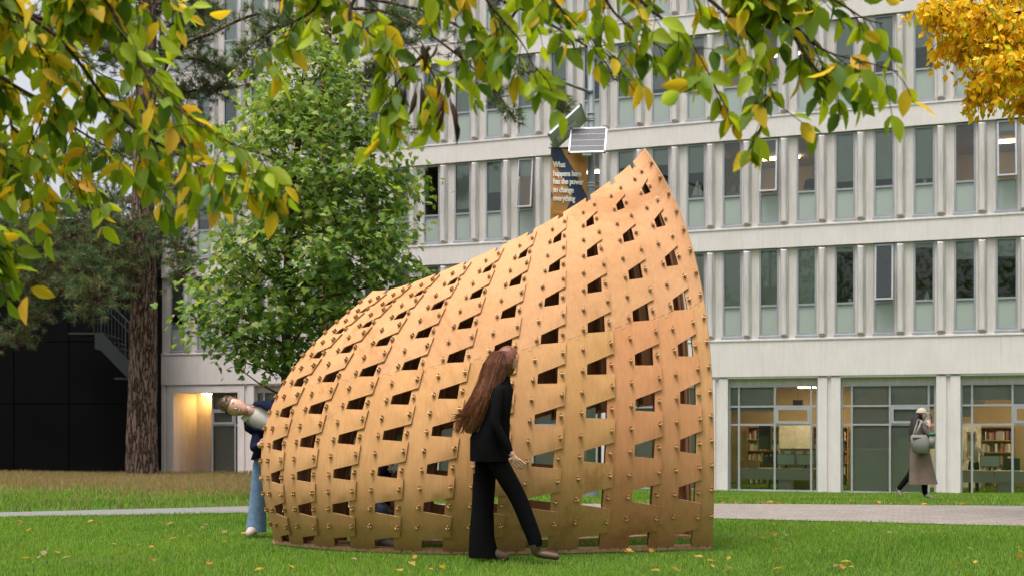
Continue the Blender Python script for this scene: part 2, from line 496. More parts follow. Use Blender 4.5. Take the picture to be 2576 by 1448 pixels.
def lawn(name, n, y0, y1, keep, hfun, w0, drymix):
    u = rng.uniform(0, 1, n)
    y = np.sqrt(y0**2 + u*(y1**2 - y0**2))
    x = rng.uniform(-.475, .475, n) * y
    m = keep(x, y)
    x, y = x[m], y[m]
    pt = patchy(x, y)
    h = hfun(x, y) * rng.uniform(.55, 1.25, len(x)) * (1 + .34*pt)
    r = rng.uniform(0, 1, len(x))
    p2 = patchy(x, y, .55, 1.9)
    mi = np.where(r < .40 + .25*pt, 0, np.where(r < .78 + .2*p2, 1, 3))
    worn = sstep(.45, .9, patchy(x, y, .8, 4.1))
    h = h*(1 - .45*worn)
    dm = drymix(x, y) + .16*worn
    mi = np.where(rng.uniform(0, 1, len(x)) < dm, 2, mi)
    o = blades(name, x, y, h, w0*rng.uniform(.7, 1.4, len(x)), mi)
    return o

BASE_X = [-2.17, -1.97, -1.72, -1.39, -1.0, -.58, -.15, .29, .74, 1.17, 1.55, 1.76]
BASE_Y = [10.97, 10.70, 10.52, 10.33, 10.16, 10.04, 10.02, 10.09, 10.20, 10.30, 10.37, 10.40]
def near_h(x, y):
    "worn short round the foot of the shell"
    d = y - np.interp(x, BASE_X, BASE_Y)
    inx = (x > -2.4) & (x < 1.95)
    return .040 * np.where(inx & (d > -.32) & (d < .12), .42, np.where(inx & (d > 0) & (d < 1.3), .7, 1.0))
def near_keep(x, y):
    n, f = path_y(x)
    return y < n + rng.normal(0, .04, len(x))
def far_keep(x, y):
    n, f = path_y(x)
    return y > f + rng.normal(0, .05, len(x))
g1 = lawn('lawn_grass', 250000, 7.6, 15.2, near_keep, near_h, .0046, lambda x, y: .05 + 0*x)
tag(g1, 'short bright green mown grass of the near lawn', 'grass', kind='stuff')
g2 = lawn('verge_grass', 190000, 13.8, 40, far_keep, lambda x, y: .075 - .03*sstep(-3, 1, x) + .05*dryness(x, y), .011,
          lambda x, y: np.clip(.10 + .14*(x < -1) + .80*dryness(x, y) + .35*sstep(.6, 0, y - path_y(x)[1])*(x > 1), 0, .93))
tag(g2, 'longer grass beyond the path, straw dry under the pine', 'grass', kind='stuff')

# ------------------------------------------------------------------ concrete building
S0, PITCH = 7.030, 1.1446
FAC = 1.0608
bld = empty('campus_building', (0, 39.97, 0), -math.atan(.354), 'pale concrete office building with rows of narrow windows between ribs', 'building')
SL, SR = -14.02, 19.4
ROWS = [(3.826, 6.642), (7.326, 10.09), (10.77, 13.54), (14.22, 16.99)]
FLOORZ = -.86
BAND = [(2.66, 3.826), (6.642, 7.326), (10.09, 10.77), (13.54, 14.22), (16.99, 18.1)]
for i, (z0, z1) in enumerate(BAND):
    b = MB(); b.box(SL, SR, 0, .45, z0, z1 - .055)
    bo = b.build('concrete_band', M['concrete'], bld)
    b = MB(); b.prism([(-.022, z1 - .055), (-.022, z1 - .008), (.0, z1), (.45, z1), (.45, z1 - .055)], 0, SL - .01, SR + .01)
    lo = b.build('ledge', M['concrete'], bo)
    b = MB()
    s = SL + 3.434/2
    while s < SR:
        b.box(s - .006, s + .006, -.003, .02, z0 + .01, z1 - .06); s += 3.434*2
    b.build('joint', M['fin'], bo)
b = MB(); b.box(SL, SR, .0, 12, 18.1, 18.4); b.build('roof', M['concrete'], bld)
b = MB(); b.box(SL - .25, SL, .0, 12, -1.2, 18.1); b.build('end_wall', M['concrete'], bld)

# window meshes (local: x along the facade from the frame's left edge, y into the wall, z from the sill)
WW = .60
def frame_mesh(H, tz):
    b = MB(); t = .055; y0, y1 = .10, .17
    b.box(0, t, y0, y1, .10, H); b.box(WW - t, WW, y0, y1, .10, H)
    b.box(t, WW - t, y0, y1, H - t, H); b.box(t, WW - t, y0, y1, .10, .10 + t)
    b.box(t, WW - t, y0 - .004, y1, tz - .03, tz + .03)
    return b.mesh('window_frame', M['frame'])
def sill_mesh():
    b = MB(); b.prism([(.045, 0), (.045, .085), (.10, .105), (.18, .105), (.18, 0)], 0, -.03, WW + .03)
    return b.mesh('sill', M['frame'])
def pane_mesh(z0, z1, name, m, y=.135):
    b = MB(); b.box(.055, WW - .055, y, y + .012, z0, z1); return b.mesh(name, m)
WIN_H = [z1 - z0 - .02 for z0, z1 in ROWS]
H0 = 2.76
TZ = .10 + (H0 - .10) * .345
me_frame = frame_mesh(H0, TZ); me_sill = sill_mesh()
me_low = pane_mesh(.155, TZ - .03, 'lower_pane', M['frost'])
me_up = pane_mesh(TZ + .03, H0 - .055, 'upper_pane', M['glass'])
def sash_mesh():
    b = MB(); t = .05; z0, z1 = TZ + .02, H0 - .03
    x0, x1 = .03, WW - .03
    b.box(x0, x0 + t, -.03, .03, z0 - H0, z1 - H0); b.box(x1 - t, x1, -.03, .03, z0 - H0, z1 - H0)
    b.box(x0 + t, x1 - t, -.03, .03, z0 - H0, z0 - H0 + t); b.box(x0 + t, x1 - t, -.03, .03, z1 - H0 - t, z1 - H0)
    return b.mesh('sash', M['mullion'])
me_sash = sash_mesh()
b = MB(); b.box(.08, WW - .08, -.004, .004, TZ + .07 - H0, -.08); me_sashpane = b.mesh('sash_pane', M['glassdark'])
blind_cache = {}
def blind_mesh(fr, m):
    key = (round(fr, 2), m)
    if key not in blind_cache:
        z1 = H0 - .05; z0 = z1 - fr*(H0 - .05 - TZ - .03)
        b = MB(); b.box(.05, WW - .05, .20, .206, z0, z1); b.box(.05, WW - .05, .195, .211, z0 - .018, z0)
        blind_cache[key] = b.mesh('blind', M[m])
    return blind_cache[key]

FIN_W = .245
def fin_mesh(H):
    b = MB()
    top = H - .03; bot = .06
    # ribbed precast fin: bevelled plan, rounded head, raked foot
    prof = [(0, .16), (0, .03), (.03, -.035), (.11, -.05), (.165, -.05), (FIN_W, .09), (FIN_W, .16)]
    n = len(prof)
    vs = []
    for (x, y) in prof: vs.append((x, y, bot + (.10 if y < 0 else .10*max(0, 1 - y/.16)) * .8 - .02))
    for (x, y) in prof: vs.append((x, y, top - (.05 if y < 0 else 0)))
    b.add(vs, [tuple(range(n))[::-1], tuple(range(n, 2*n))] + [(i, i+1, n+i+1, n+i) for i in range(n-1)])
    return b.mesh('fin', M['fin'])
me_fin = fin_mesh(H0)
SPEC = {}   # (row, k): (blind fraction, blind material, open sash)
for k, v in {-1: (.50, 0), 0: (0, 0), 1: (0, 1), 2: (0, 0), 3: (.86, 0), 4: (.86, 0), 5: (.90, 0), 6: (0, 0), 7: (.15, 1), 8: (.8, 0)}.items(): SPEC[1, k] = v
for k, v in {-1: (1, 0), 0: (1, 0), 1: (1, 0), 2: (1, 0), 3: (.07, 0), 4: (0, 1), 5: (.06, 0), 6: (.30, 0), 7: (.28, 0)}.items(): SPEC[0, k] = v
for k, v in {-6: (.32, 1), -5: (.5, 0), -4: (0, 0), -7: (.6, 0), -8: (.9, 0)}.items(): SPEC[1, k] = v
for k, v in {-2: (.9, 0), -1: (.15, 0), 0: (.3, 0), 1: (0, 0), 2: (.2, 0), 3: (.75, 0), 4: (.78, 0), 5: (.6, 0), 6: (.9, 0)}.items(): SPEC[2, k] = v
prnd = random.Random(11)
windows = {}
for r, (z0, z1) in enumerate(ROWS):
    sz = (z1 - z0 - .02) / H0
    for k in range(-18, 11):
        s = S0 + PITCH*k
        w = link('window', me_frame, bld); w.location = (s, 0, z0 + .004); w.scale = (1, 1, sz)
        windows[r, k] = w
        fr, op = SPEC.get((r, k), (prnd.choice([0, .3, .5, .75, .9, 1, 1]), 0))
        link('sill', me_sill, w)
        link('pane', me_low, w)
        if op:
            sa = link('sash', me_sash, w); sa.location = (0, .10, H0); sa.rotation_euler = (R(-8.5), 0, 0)
            sp = link('pane', me_sashpane, w); sp.location = (0, .10, H0); sp.rotation_euler = (R(-8.5), 0, 0)
        else:
            link('pane', me_up, w)
        if fr > 0: link('blind', blind_mesh(fr, 'blind'), w)
        f = link('fin', me_fin, bld); f.location = (s + .665, 0, z0 + .004); f.scale = (1, 1, sz)
    # wall between the windows
    b = MB()
    for k in range(-18, 11):
        s = S0 + PITCH*k
        b.box(s + WW + .002, s + PITCH - .002, .105, .30, z0 - .02, z1 + .02)
    b.box(SL, S0 - 18*PITCH - .002, .105, .30, z0 - .02, z1 + .02)
    b.build('wall', M['flat'], bld)
    # rooms behind: floor, ceiling, back wall, partitions between every third window
    b = MB()
    fl = z0 - .03
    b.box(SL, SR, 4.6, 4.7, fl, z1 + .1)
    b.box(SL, SR, .46, 4.6, z1 + .0, z1 + .1)
    for k in range(-18, 14, 3):
        s = S0 + PITCH*k - .14
        b.box(s - .05, s + .05, .32, 4.6, fl, z1)
    b.build('room', M['room'], bld)
    b = MB(); b.box(SL, SR, .46, 4.6, fl - .05, fl); b.build('room_floor', M['roomdark'], bld)

def ceiling_lamp(s, t, z, w=.7, d=.12):
    b = MB(); b.box(s - w/2, s + w/2, t - d/2, t + d/2, z - .05, z); return b.build('ceiling_lamp', M['lamp'], bld)
for (r, k) in ((1, 1), (1, 7), (0, -1), (2, 1), (1, -5)):
    ceiling_lamp(S0 + PITCH*(k + .3), 2.9, ROWS[r][1] - .02, 1.2, .16)

# ground floor
for n in range(-7, 4):
    s = 9.963 + 3.434*n
    b = MB()
    b.box(s, s + .28, .03, .42, -1.3, 2.66); b.box(s + .28, s + .395, .08, .42, -1.3, 2.655); b.box(s + .395, s + .675, .03, .42, -1.3, 2.66)
    b.build('column', M['concrete'], bld)
    c0, c1 = s + .675, s + 3.434
    if n == -7:
        # sheltered entrance: warm wall, soffit lamp, then one glazed bay
        b = MB()
        b.box(c0 - .3, -11.86, 1.55, 1.65, -1.2, 2.66); b.box(c0 - .1, c0 - .02, .43, 1.55, -1.2, 2.66); b.box(-11.94, -11.86, .5, 1.55, -1.2, 2.36)
        b.build('porch_wall', M['flat'], bld)
        b = MB(); b.box(c0, c1, .03, 4, 2.36, 2.659); b.build('soffit', M['concrete'], bld)
        b = MB(); b.box(-12.95, -12.60, 1.20, 1.34, 2.31, 2.359); b.build('porch_lamp', M['porchlamp'], bld)
        c0 = -11.86
    else:
        b = MB(); b.box(c0, c1, .24, .46, 2.36, 2.659); b.build('header', M['flat'], bld)
    b = MB(); b.box(c0, c1, .16, .44, -1.3, -.95); b.box(c0, c1, .13, .44, -.95, -.90); b.build('base_sill', M['mullion'], bld)
    bay = empty('window_bay', (0, 0, 0)); bay.parent = bld
    wins = [c0, s + 1.0, s + 2.11, s + 3.22, c1]
    if n == -7: wins = [c0, s + 3.22, c1]
    TR = [-.90, 1.16, 1.73, 2.36]
    b = MB()
    for x in wins: b.box(x - .03 + (.03 if x == c0 else 0) - (.03 if x == c1 else 0), x + .03 + (.03 if x == c0 else 0) - (.03 if x == c1 else 0), .20, .30, -.90, 2.36)
    b.build('mullion', M['mullion'], bay)
    for z in TR:
        b = MB()
        for x0, x1 in zip(wins[:-1], wins[1:]): b.box(x0 + .03, x1 - .03, .205, .295, z - .03, z + .03)
        b.build('transom', M['mullion'], bay)
    for j, (x0, x1) in enumerate(zip(wins[:-1], wins[1:])):
        if x1 - x0 < .1: continue
        for q, (za, zb) in enumerate(zip(TR[:-1], TR[1:])):
            b = MB(); b.box(x0 + .03, x1 - .03, .245, .257, za + .03, zb - .03)
            b.build('pane', M['glassdark'], bay)
        opening = (j == 2 and n >= -6) or n == -7
        if opening and x1 - x0 > .5:
            b = MB(); t = .075
            b.box(x0 + .035, x0 + .035 + t, .18, .24, 1.195, 1.695); b.box(x1 - .035 - t, x1 - .035, .18, .24, 1.195, 1.695)
            b.box(x0 + .035 + t, x1 - .035 - t, .18, .24, 1.195, 1.195 + t); b.box(x0 + .035 + t, x1 - .035 - t, .18, .24, 1.695 - t, 1.695)
            b.build('sash', M['mullion'], bay)
        fr = {0: {1: .26, 2: 0, 3: 0, 0: .26}, -1: {0: .2, 1: .2, 2: 0, 3: 0}, 1: {0: .3, 1: .14, 2: .2}}.get(n, {}).get(j, prnd.choice([1, 1, .3]) if n < 0 else 0)
        if n == 0: fr = {0: 0, 1: 1, 2: 1, 3: .22}[j]
        if n == -1: fr = {0: .24, 1: .24, 2: .0, 3: 0}[j]
        if n in (-7, -6): fr = 1
        if fr > 0:
            b = MB(); zz = 2.34 - fr*3.2; b.box(x0 + .01, x1 - .01, .34, .346, zz, 2.34); b.build('blind', M['blind2'], bay)
b = MB()
b.box(SL + 2.4, SR, 6.0, 6.1, -1.2, 2.7); b.box(SL + 2.4, SR, .46, 6.0, 2.5, 2.6)
for n in (-6, -3, 3): b.box(9.963 + 3.434*n + .3, 9.963 + 3.434*n + .4, .46, 6, -1.2, 2.5)
b.build('room', M['room'], bld)
b = MB(); b.box(SL + 2.4, SR, .46, 6.0, -1.25, -1.0); b.build('room_floor', M['roomdark'], bld)
for s, t in ((7.6, 2.6), (9.6, 4.2), (12.2, 3.4), (14.8, 2.6), (16.4, 4.0)): ceiling_lamp(s, t, 2.48, 1.3, .5)
for (s, z, w, h) in ((13.2, 7.6, 0, 0),): pass
# soffit under the first band
b = MB(); b.box(SL + 2.2, SR, .03, .46, 2.60, 2.66); b.build('soffit', M['concrete'], bld)

# office furniture seen through the ground-floor glass (each a thing of its own)
def bw(s, t, z):
    c, si = math.cos(-math.atan(.354)), math.sin(-math.atan(.354))
    return Vector((s*c - t*si, 39.97 + s*si + t*c, z))
BRZ = -math.atan(.354)
def furn(name, s, t, z, parts, label, cat, group=None):
    e = empty(name, bw(s, t, z), BRZ, label, cat, group)
    for pn, boxes, m in parts:
        b = MB()
        for q in boxes: b.box(*q)
        b.build(pn, M[m], e)
    return e
DG = 'office desks inside the ground floor'
def desk(s, w, label):
    furn('desk', s, 1.2, -1.0, [('desk_top', [(0, w, -.05, .7, .72, .76)], 'cabinet'), ('front_panel', [(0.02, w/2 - .01, -.04, -.015, .40, .72), (w/2 + .01, w - .02, -.04, -.015, .40, .72)], 'cabinet'),
        ('leg', [(.03, .07, 0, .6, 0, .40)], 'mullion'), ('leg', [(w - .07, w - .03, 0, .6, 0, .40)], 'mullion'), ('pedestal', [(w*.55, w*.55 + .42, .05, .6, 0, .40)], 'cabinet')], label, 'desk', DG)
desk(7.25, 2.5, 'grey-green desk behind the glass nearest the plywood shell')
desk(14.1, 1.9, 'grey-green desk behind the glass at the right edge')
desk(16.2, 1.9, 'grey-green desk inside beyond the right frame edge')
def monitor(s, t, label, rz=0):
    e = furn('monitor', s, t, -.24, [('screen', [(-.27, .27, -.015, -.012, .12, .44)], 'screen'), ('casing', [(-.285, .285, -.012, .02, .105, .455)], 'darkitem'), ('stand', [(-.03, .03, .02, .05, .0, .25), (-.11, .11, -.06, .1, 0, .012)], 'darkitem')], label, 'monitor', 'monitors on the office desks')
monitor(8.83, 1.55, 'left of the two pale monitors on the long desk')
monitor(9.45, 1.55, 'right of the two pale monitors on the long desk')
monitor(14.95, 1.6, 'monitor on the desk at the right edge')
furn('red_box', 7.45, 1.35, -.24, [('box_body', [(-.1, .1, 0, .2, 0, .24)], 'lip'), ('lid', [(-.105, .105, -.005, .205, .24, .26)], 'lip')], 'small red box on the desk by the left column', 'box')
furn('carton', 7.8, 1.4, -.24, [('box_body', [(-.18, .18, 0, .25, 0, .26)], 'cork'), ('flap', [(-.18, .18, -.12, 0, .255, .262)], 'cork')], 'brown carton with open flap beside the red box', 'box')
furn('notice_board', 8.0, 2.7, .35, [('board', [(-.2, .2, 0, .02, 0, .8)], 'darkitem'), ('frame', [(-.22, -.2, -.01, .03, -.02, .82), (.2, .22, -.01, .03, -.02, .82)], 'mullion')], 'dark notice board hanging in the lit office', 'board')
furn('partition_screen', 9.3, 2.3, -1.0, [('panel', [(-.75, .75, 0, .05, 0, 1.35)], 'room'), ('rail', [(-.77, .77, -.005, .055, 1.35, 1.38)], 'darkitem')], 'low office partition pinned with papers', 'partition')
for i, dx in enumerate((-.5, -.12, .22, .5)):
    furn('paper_sheet', 9.3 + dx, 2.27, .02, [('sheet', [(-.1, .1, 0, .004, 0, .28)], 'paper')], ['leftmost paper sheet pinned on the low partition', 'second paper sheet from the left on the partition', 'third paper sheet from the left on the partition', 'rightmost paper sheet pinned on the low partition'][i], 'paper', 'papers pinned on the partition')
def chair(s, t, label):
    furn('office_chair', s, t, -1.0, [('seat', [(-.25, .25, -.25, .25, .44, .52)], 'darkitem'), ('backrest', [(-.24, .24, .22, .29, .56, 1.12)], 'darkitem'), ('stem', [(-.03, .03, -.03, .03, .06, .44)], 'darkitem'), ('base', [(-.3, .3, -.03, .03, .02, .06), (-.03, .03, -.3, .3, .02, .06)], 'darkitem')], label, 'chair', 'office chairs')
chair(8.25, 2.0, 'black office chair behind the long desk')
chair(15.6, 2.1, 'black office chair behind the right-hand desk')
furn('wall_poster', 14.4, 1.02, .45, [('sheet', [(-.13, .13, 0, .004, 0, .5)], 'paper'), ('picture', [(-.1, .1, -.002, 0, .22, .42)], 'lf_yellow')], 'small yellow poster on the glass right of the last column', 'poster')
def bookcase(s, t, label):
    e = furn('bookcase', s, t, -1.0, [('carcass', [(-.6, -.57, 0, .35, 0, 2.1), (.57, .6, 0, .35, 0, 2.1), (-.57, .57, .33, .35, 0, 2.1), (-.57, .57, 0, .33, 2.07, 2.1)], 'cork')] +
        [('shelf', [(-.57, .57, 0, .33, z, z + .03)], 'cork') for z in (.02, .42, .82, 1.22, 1.62)], label, 'bookcase', 'bookcases in the ground-floor office')
    for z in (.05, .45, .85, 1.25, 1.65):
        b = MB(); x = -.55
        while x < .5:
            w = prnd.uniform(.03, .09); b.box(x, x + w - .004, .06, .28, z, z + prnd.uniform(.2, .33), prnd.randint(0, 3)); x += w + (.1 if prnd.random() < .15 else 0)
        b.build('books', [M['paper'], M['navy'], M['cabinet'], M['lip']], e)
bookcase(7.6, 5.5, 'bookcase against the back wall behind the carton')
bookcase(9.9, 5.5, 'bookcase against the back wall behind the two monitors')
bookcase(15.3, 5.5, 'bookcase at the back of the right-hand office')
def locker(s, t, w, h, label):
    furn('cupboard', s, t, -1.0, [('carcass', [(-w/2, w/2, 0, .45, 0, h)], 'room'), ('door', [(-w/2 + .01, -.005, -.02, 0, .03, h - .03)], 'paper'), ('door', [(.005, w/2 - .01, -.02, 0, .03, h - .03)], 'paper'), ('handle', [(-.05, -.035, -.04, -.02, h*.45, h*.6)], 'darkitem')], label, 'cupboard', 'cupboards in the ground-floor office')
locker(8.75, 4.9, 1.1, 2.3, 'tall pale cupboard in the middle of the left office')
locker(14.3, 4.6, 1.0, 2.2, 'tall pale cupboard behind the standing person')
locker(12.9, 4.6, .9, 1.5, 'low pale cupboard half hidden by a blind')
for k, (s, t) in enumerate(((7.9, 3.4), (9.0, 3.6), (14.7, 3.3))):
    furn('pendant_lamp', s, t, 1.75, [('cord', [(-.006, .006, -.006, .006, .25, .75)], 'darkitem'), ('shade', [(-.16, .16, -.16, .16, .05, .25)], 'darkitem'), ('bulb', [(-.1, .1, -.1, .1, .03, .05)], 'lamp')], ['pendant lamp hanging above the carton', 'pendant lamp hanging above the two monitors', 'pendant lamp hanging in the right-hand office'][k], 'lamp', 'pendant lamps in the office')
# things on the upper sills
def sill_thing(r, k, dx, t=.32):
    z0 = ROWS[r][0]; return bw(S0 + PITCH*k + dx, t, z0 + TZ*((ROWS[r][1]-z0-.02)/H0) + .04)
b = MB(); e = empty('paper_sailboat', sill_thing(1, -1, .30), BRZ, 'white model sailboat standing on a second-storey window sill', 'model boat')
b.prism([(-.20, .10), (.02, .10), (.02, .62)], 1, -.005, .005); b.prism([(.04, .10), (.20, .10), (.04, .52)], 1, -.004, .004); b.build('sail', M['paper'], e)
b = MB(); b.prism([(-.2, .08), (.2, .08), (.14, .0), (-.14, .0)], 1, -.05, .05); b.tube([(.03, 0, .02), (.03, 0, .66)], .006, 6); b.build('hull', M['room'], e)
def potplant(r, k, dx, label, sc=1.0):
    e = empty('pot_plant', sill_thing(r, k, dx), BRZ, label, 'plant')
    b = MB(); b.tube([(0, 0, 0), (0, 0, .10*sc)], [.05*sc, .065*sc], 10); b.build('pot', M['potwhite'], e)
    b = MB()
    for i in range(46):
        a = random.uniform(0, 6.28); rr = random.uniform(.02, .14)*sc; z = .1*sc + random.uniform(0, .3)*sc
        c = Vector((math.cos(a)*rr, math.sin(a)*rr*.5, z)); t = Vector((random.uniform(-1, 1), random.uniform(-1, 1), random.uniform(-.6, .8))).normalized()*.05*sc; n_ = t.orthogonal().normalized()*.025*sc
        b.add([c, c + t*.5 + n_, c + t, c + t*.5 - n_], [(0, 1, 2, 3)])
    b.build('foliage', M['potplant'], e)
potplant(0, 3, .45, 'leafy pot plant on a lower window sill, its pot half hidden', 1.2)
b = MB(); e = empty('white_jar', sill_thing(0, 5, .38), BRZ, 'white jar on the sill of the dark unshaded window', 'jar')
b.tube([(0, 0, 0), (0, 0, .16), (0, 0, .19)], [.085, .085, .05], 12); b.build('jar_body', M['potwhite'], e)
b = MB(); b.tube([(0, 0, .19), (0, 0, .25)], [.03, .025], 10); b.build('lid', M['potwhite'], e)
b = MB(); e = empty('flower_pot', sill_thing(1, 5, .32), BRZ, 'small grey flower pot under a nearly closed blind', 'pot')
b.tube([(0, 0, 0), (0, 0, .16)], [.05, .075], 12); b.build('pot_body', M['potwhite'], e)
b = MB(); b.tube([(0, 0, .16), (0, 0, .185)], [.085, .085], 12); b.build('pot_rim', M['potwhite'], e)
e = empty('pin_board', bw(S0 + .3, 1.4, ROWS[1][0] + 1.0), BRZ, 'brown pin board with paper notes seen through an upper window', 'board')
b = MB(); b.box(-.5, .6, 0, .03, -.6, 1.5); b.build('board', M['cork'], e)
b = MB()
for i in range(9):
    x = random.uniform(-.4, .45); z = random.uniform(-.4, 1.2); b.box(x, x + .14, -.006 - .001*i, -.002, z, z + .2)
b.build('notes', M['paper'], e)

# ------------------------------------------------------------------ black clad annex with steel stair
annex = empty('black_annex', (-14.35, 41.4, 0), R(-2.2), 'black panelled windowless annex left of the pale building', 'building')
b = MB(); b.box(-22, 1.1, .06, 5, -1.4, 8.2); b.build('core', M['black'], annex)
vj = [-22, -19.4, -16.8, -14.1, -11.5, -8.9, -6.9, -4.95, -3.0, -1.05, 1.1]
hj = [-1.4, 1.9, 4.05, 5.25, 8.2]
for i in range(len(vj)-1):
    for j in range(len(hj)-1):
        b = MB(); o_ = prnd.uniform(0, .012); b.box(vj[i] + .016, vj[i+1] - .016, o_, .055, hj[j] + .016, hj[j+1] - .016); b.build('panel', M['black'], annex)
b = MB(); b.box(-22, 1.1, -.02, 5, 8.2, 8.3); b.build('coping', M['black'], annex)
stair = empty('steel_stair', (0, 0, 0), 0, 'dark steel stair with railing behind the big pine trunk', 'stair')
dS = 41.0
def sp(x, y): return at(x, y, dS)
for off in (0, -1.1):
    b = MB()
    p = [sp(268, 842), sp(285, 842), sp(345, 905), sp(388, 950)]
    q = [sp(268, 882), sp(283, 886), sp(345, 950), sp(388, 995)]
    vs = [v + Vector((0, off, 0)) for v in p + q] + [v + Vector((0, off - .06, 0)) for v in p + q]
    b.add(vs, [(0,1,5,4),(1,2,6,5),(2,3,7,6),(8,12,13,9),(9,13,14,10),(10,14,15,11),(0,8,9,1),(1,9,10,2),(2,10,11,3),(4,5,13,12),(5,6,14,13),(6,7,15,14),(0,4,12,8),(3,11,15,7)])
    b.build('stringer', M['steel'], stair)
b = MB(); a0 = sp(268, 842)
b.box(a0.x - .9, sp(285, 842).x, dS - 1.1, dS, a0.z - .06, a0.z)
b.build('landing', M['steel'], stair)
for i in range(7):
    x = 285 + i*15; y = 850 + i*15.5; p = sp(x, y)
    b = MB(); b.box(p.x, p.x + .26, dS - 1.1, dS, p.z - .03, p.z); b.build('tread', M['steel'], stair)
b = MB()
b.tube([sp(262, 752) + Vector((0, -1.12, 0)), sp(285, 752) + Vector((0, -1.12, 0)), sp(345, 812) + Vector((0, -1.12, 0)), sp(388, 855) + Vector((0, -1.12, 0))], .03, 6)
b.tube([sp(262, 775) + Vector((0, -1.12, 0)), sp(285, 775) + Vector((0, -1.12, 0)), sp(345, 835) + Vector((0, -1.12, 0)), sp(388, 878) + Vector((0, -1.12, 0))], .018, 6)
b.build('handrail', M['steel'], stair)
for i in range(15):
    x = 266 + i*8.5; yt = 752 if x < 285 else 752 + (x - 285)*1.0; yb = 842 if x < 285 else 842 + (x - 285)*1.05
    b = MB(); b.tube([sp(x, yt) + Vector((0, -1.12, 0)), sp(x, yb) + Vector((0, -1.12, 0))], .012 if i not in (2, 9) else .03, 6); b.build('baluster', M['steel'], stair)

p = sp(380, 950)
b = MB(); b.box(p.x - .9, p.x + .1, dS - 1.1, dS, p.z - .09, p.z - .03); b.build('lower_landing', M['steel'], stair)
for dx in (-.3, .05):
    b = MB(); b.box(p.x + dx - .05, p.x + dx + .05, dS - .6, dS - .5, -1.3, p.z - .09); b.build('post', M['steel'], stair)

# ------------------------------------------------------------------ plywood shell
SH = np.array([[-0.20093,0.18362,0.05264,-0.00668,-0.00518,0.00317,1.8209,-0.37436,-0.1571,0.00255,0.01967,-0.0022,0.04487,-0.07863,0.00339,-0.00858,-0.002,0.00455,-0.07237,0.02122,-0.00111,-0.00383,0.00101,-0.00163,-0.00128,-0.0003,0.00081,-0.00783,0.00313,0.00782,-0.00481,-0.00038],[10.48531,0.3185,0.23612,-0.04027,0.02986,-0.00736,-0.1383,0.16137,0.0664,0.01004,-0.00182,0.00465,0.27615,-0.05168,-0.01533,0.00712,0.00386,0.0,-0.02764,-0.00346,-0.00051,0.00027,0.0,-0.04254,0.01044,0.00035,0.0,-0.02155,-0.01627,0.0,-0.0,0.0],[1.49971,1.49938,-0.07436,-0.02105,-0.0016,0.00419,0.3564,0.36818,0.00171,-0.00459,-0.00969,-0.00119,0.0594,0.06455,-0.00256,-0.00543,0.0035,0.00045,-0.00996,-0.01469,-0.00411,-0.00017,-0.00076,-0.00244,-0.00276,0.00195,0.00165,-0.00418,-0.00425,4e-05,0.00253,-0.00045]])
_ij = [(a, b) for a in range(7) for b in range(6) if a/6 + b/5 <= 1.35]
def _cheb(n, x):
    T = [np.ones_like(x), x]
    for k in range(2, n+1): T.append(2*x*T[-1] - T[-2])
    return T
def shell_near(u, v):
    "surface of the near half: u counts the strips from the nose, v the rows from the ground"
    u = np.asarray(u, float); v = np.asarray(v, float)
    A = _cheb(6, (u - 5.3)/5.3); B = _cheb(5, (v - 4.4)/4.8)
    W = np.stack([A[a]*B[b] for a, b in _ij], -1)
    return W @ SH.T
VT, VB, THK = 9.1, -.24, .013
def shell_far(u, v):
    u = np.asarray(u, float); v = np.asarray(v, float)
    v = v - .28*np.exp(-((v - 4.8)/1.2)**2)
    P = shell_near(u, v)
    top = shell_near(u, np.full_like(u, VT))[..., 1]
    gap = np.maximum(top - P[..., 1], .0) * (1 - (1 - np.clip(u, 0, 10.6)/10.6)**6)
    P[..., 1] += gap*1.28 + .03*np.clip(u, 0, 1)
    P[..., 2] -= .05*np.clip(v/VT, 0, 1)
    P[..., 0] += .05*np.clip(1 - u/6, 0, 1)
    return P
def frame_at(fn, u, v, sgn):
    e = .02
    p = fn(u, v)
    du = fn(u + e, v) - fn(u - e, v); dv = fn(u, v + e) - fn(u, v - e)
    n = np.cross(du, dv) * sgn
    n /= np.linalg.norm(n, axis=-1, keepdims=True)
    return p, n, dv / np.linalg.norm(dv, axis=-1, keepdims=True)
def shrink(v): return np.clip((np.asarray(v, float) - 3)/6, 0, 1)**1.5
def uL(i, v): return i - .18*shrink(v) if i > 0 else 0*shrink(v)
def uR(i, v): return i + .58 + .06*shrink(v)
def uT(i, v): return i + 1.15 - .18*shrink(v)
SHC = Vector((-.3, 10.55, 0))
shell = empty('plywood_pavilion', SHC, 0, 'curved honey-coloured plywood shell of overlapping slotted strips standing on the lawn', 'pavilion')

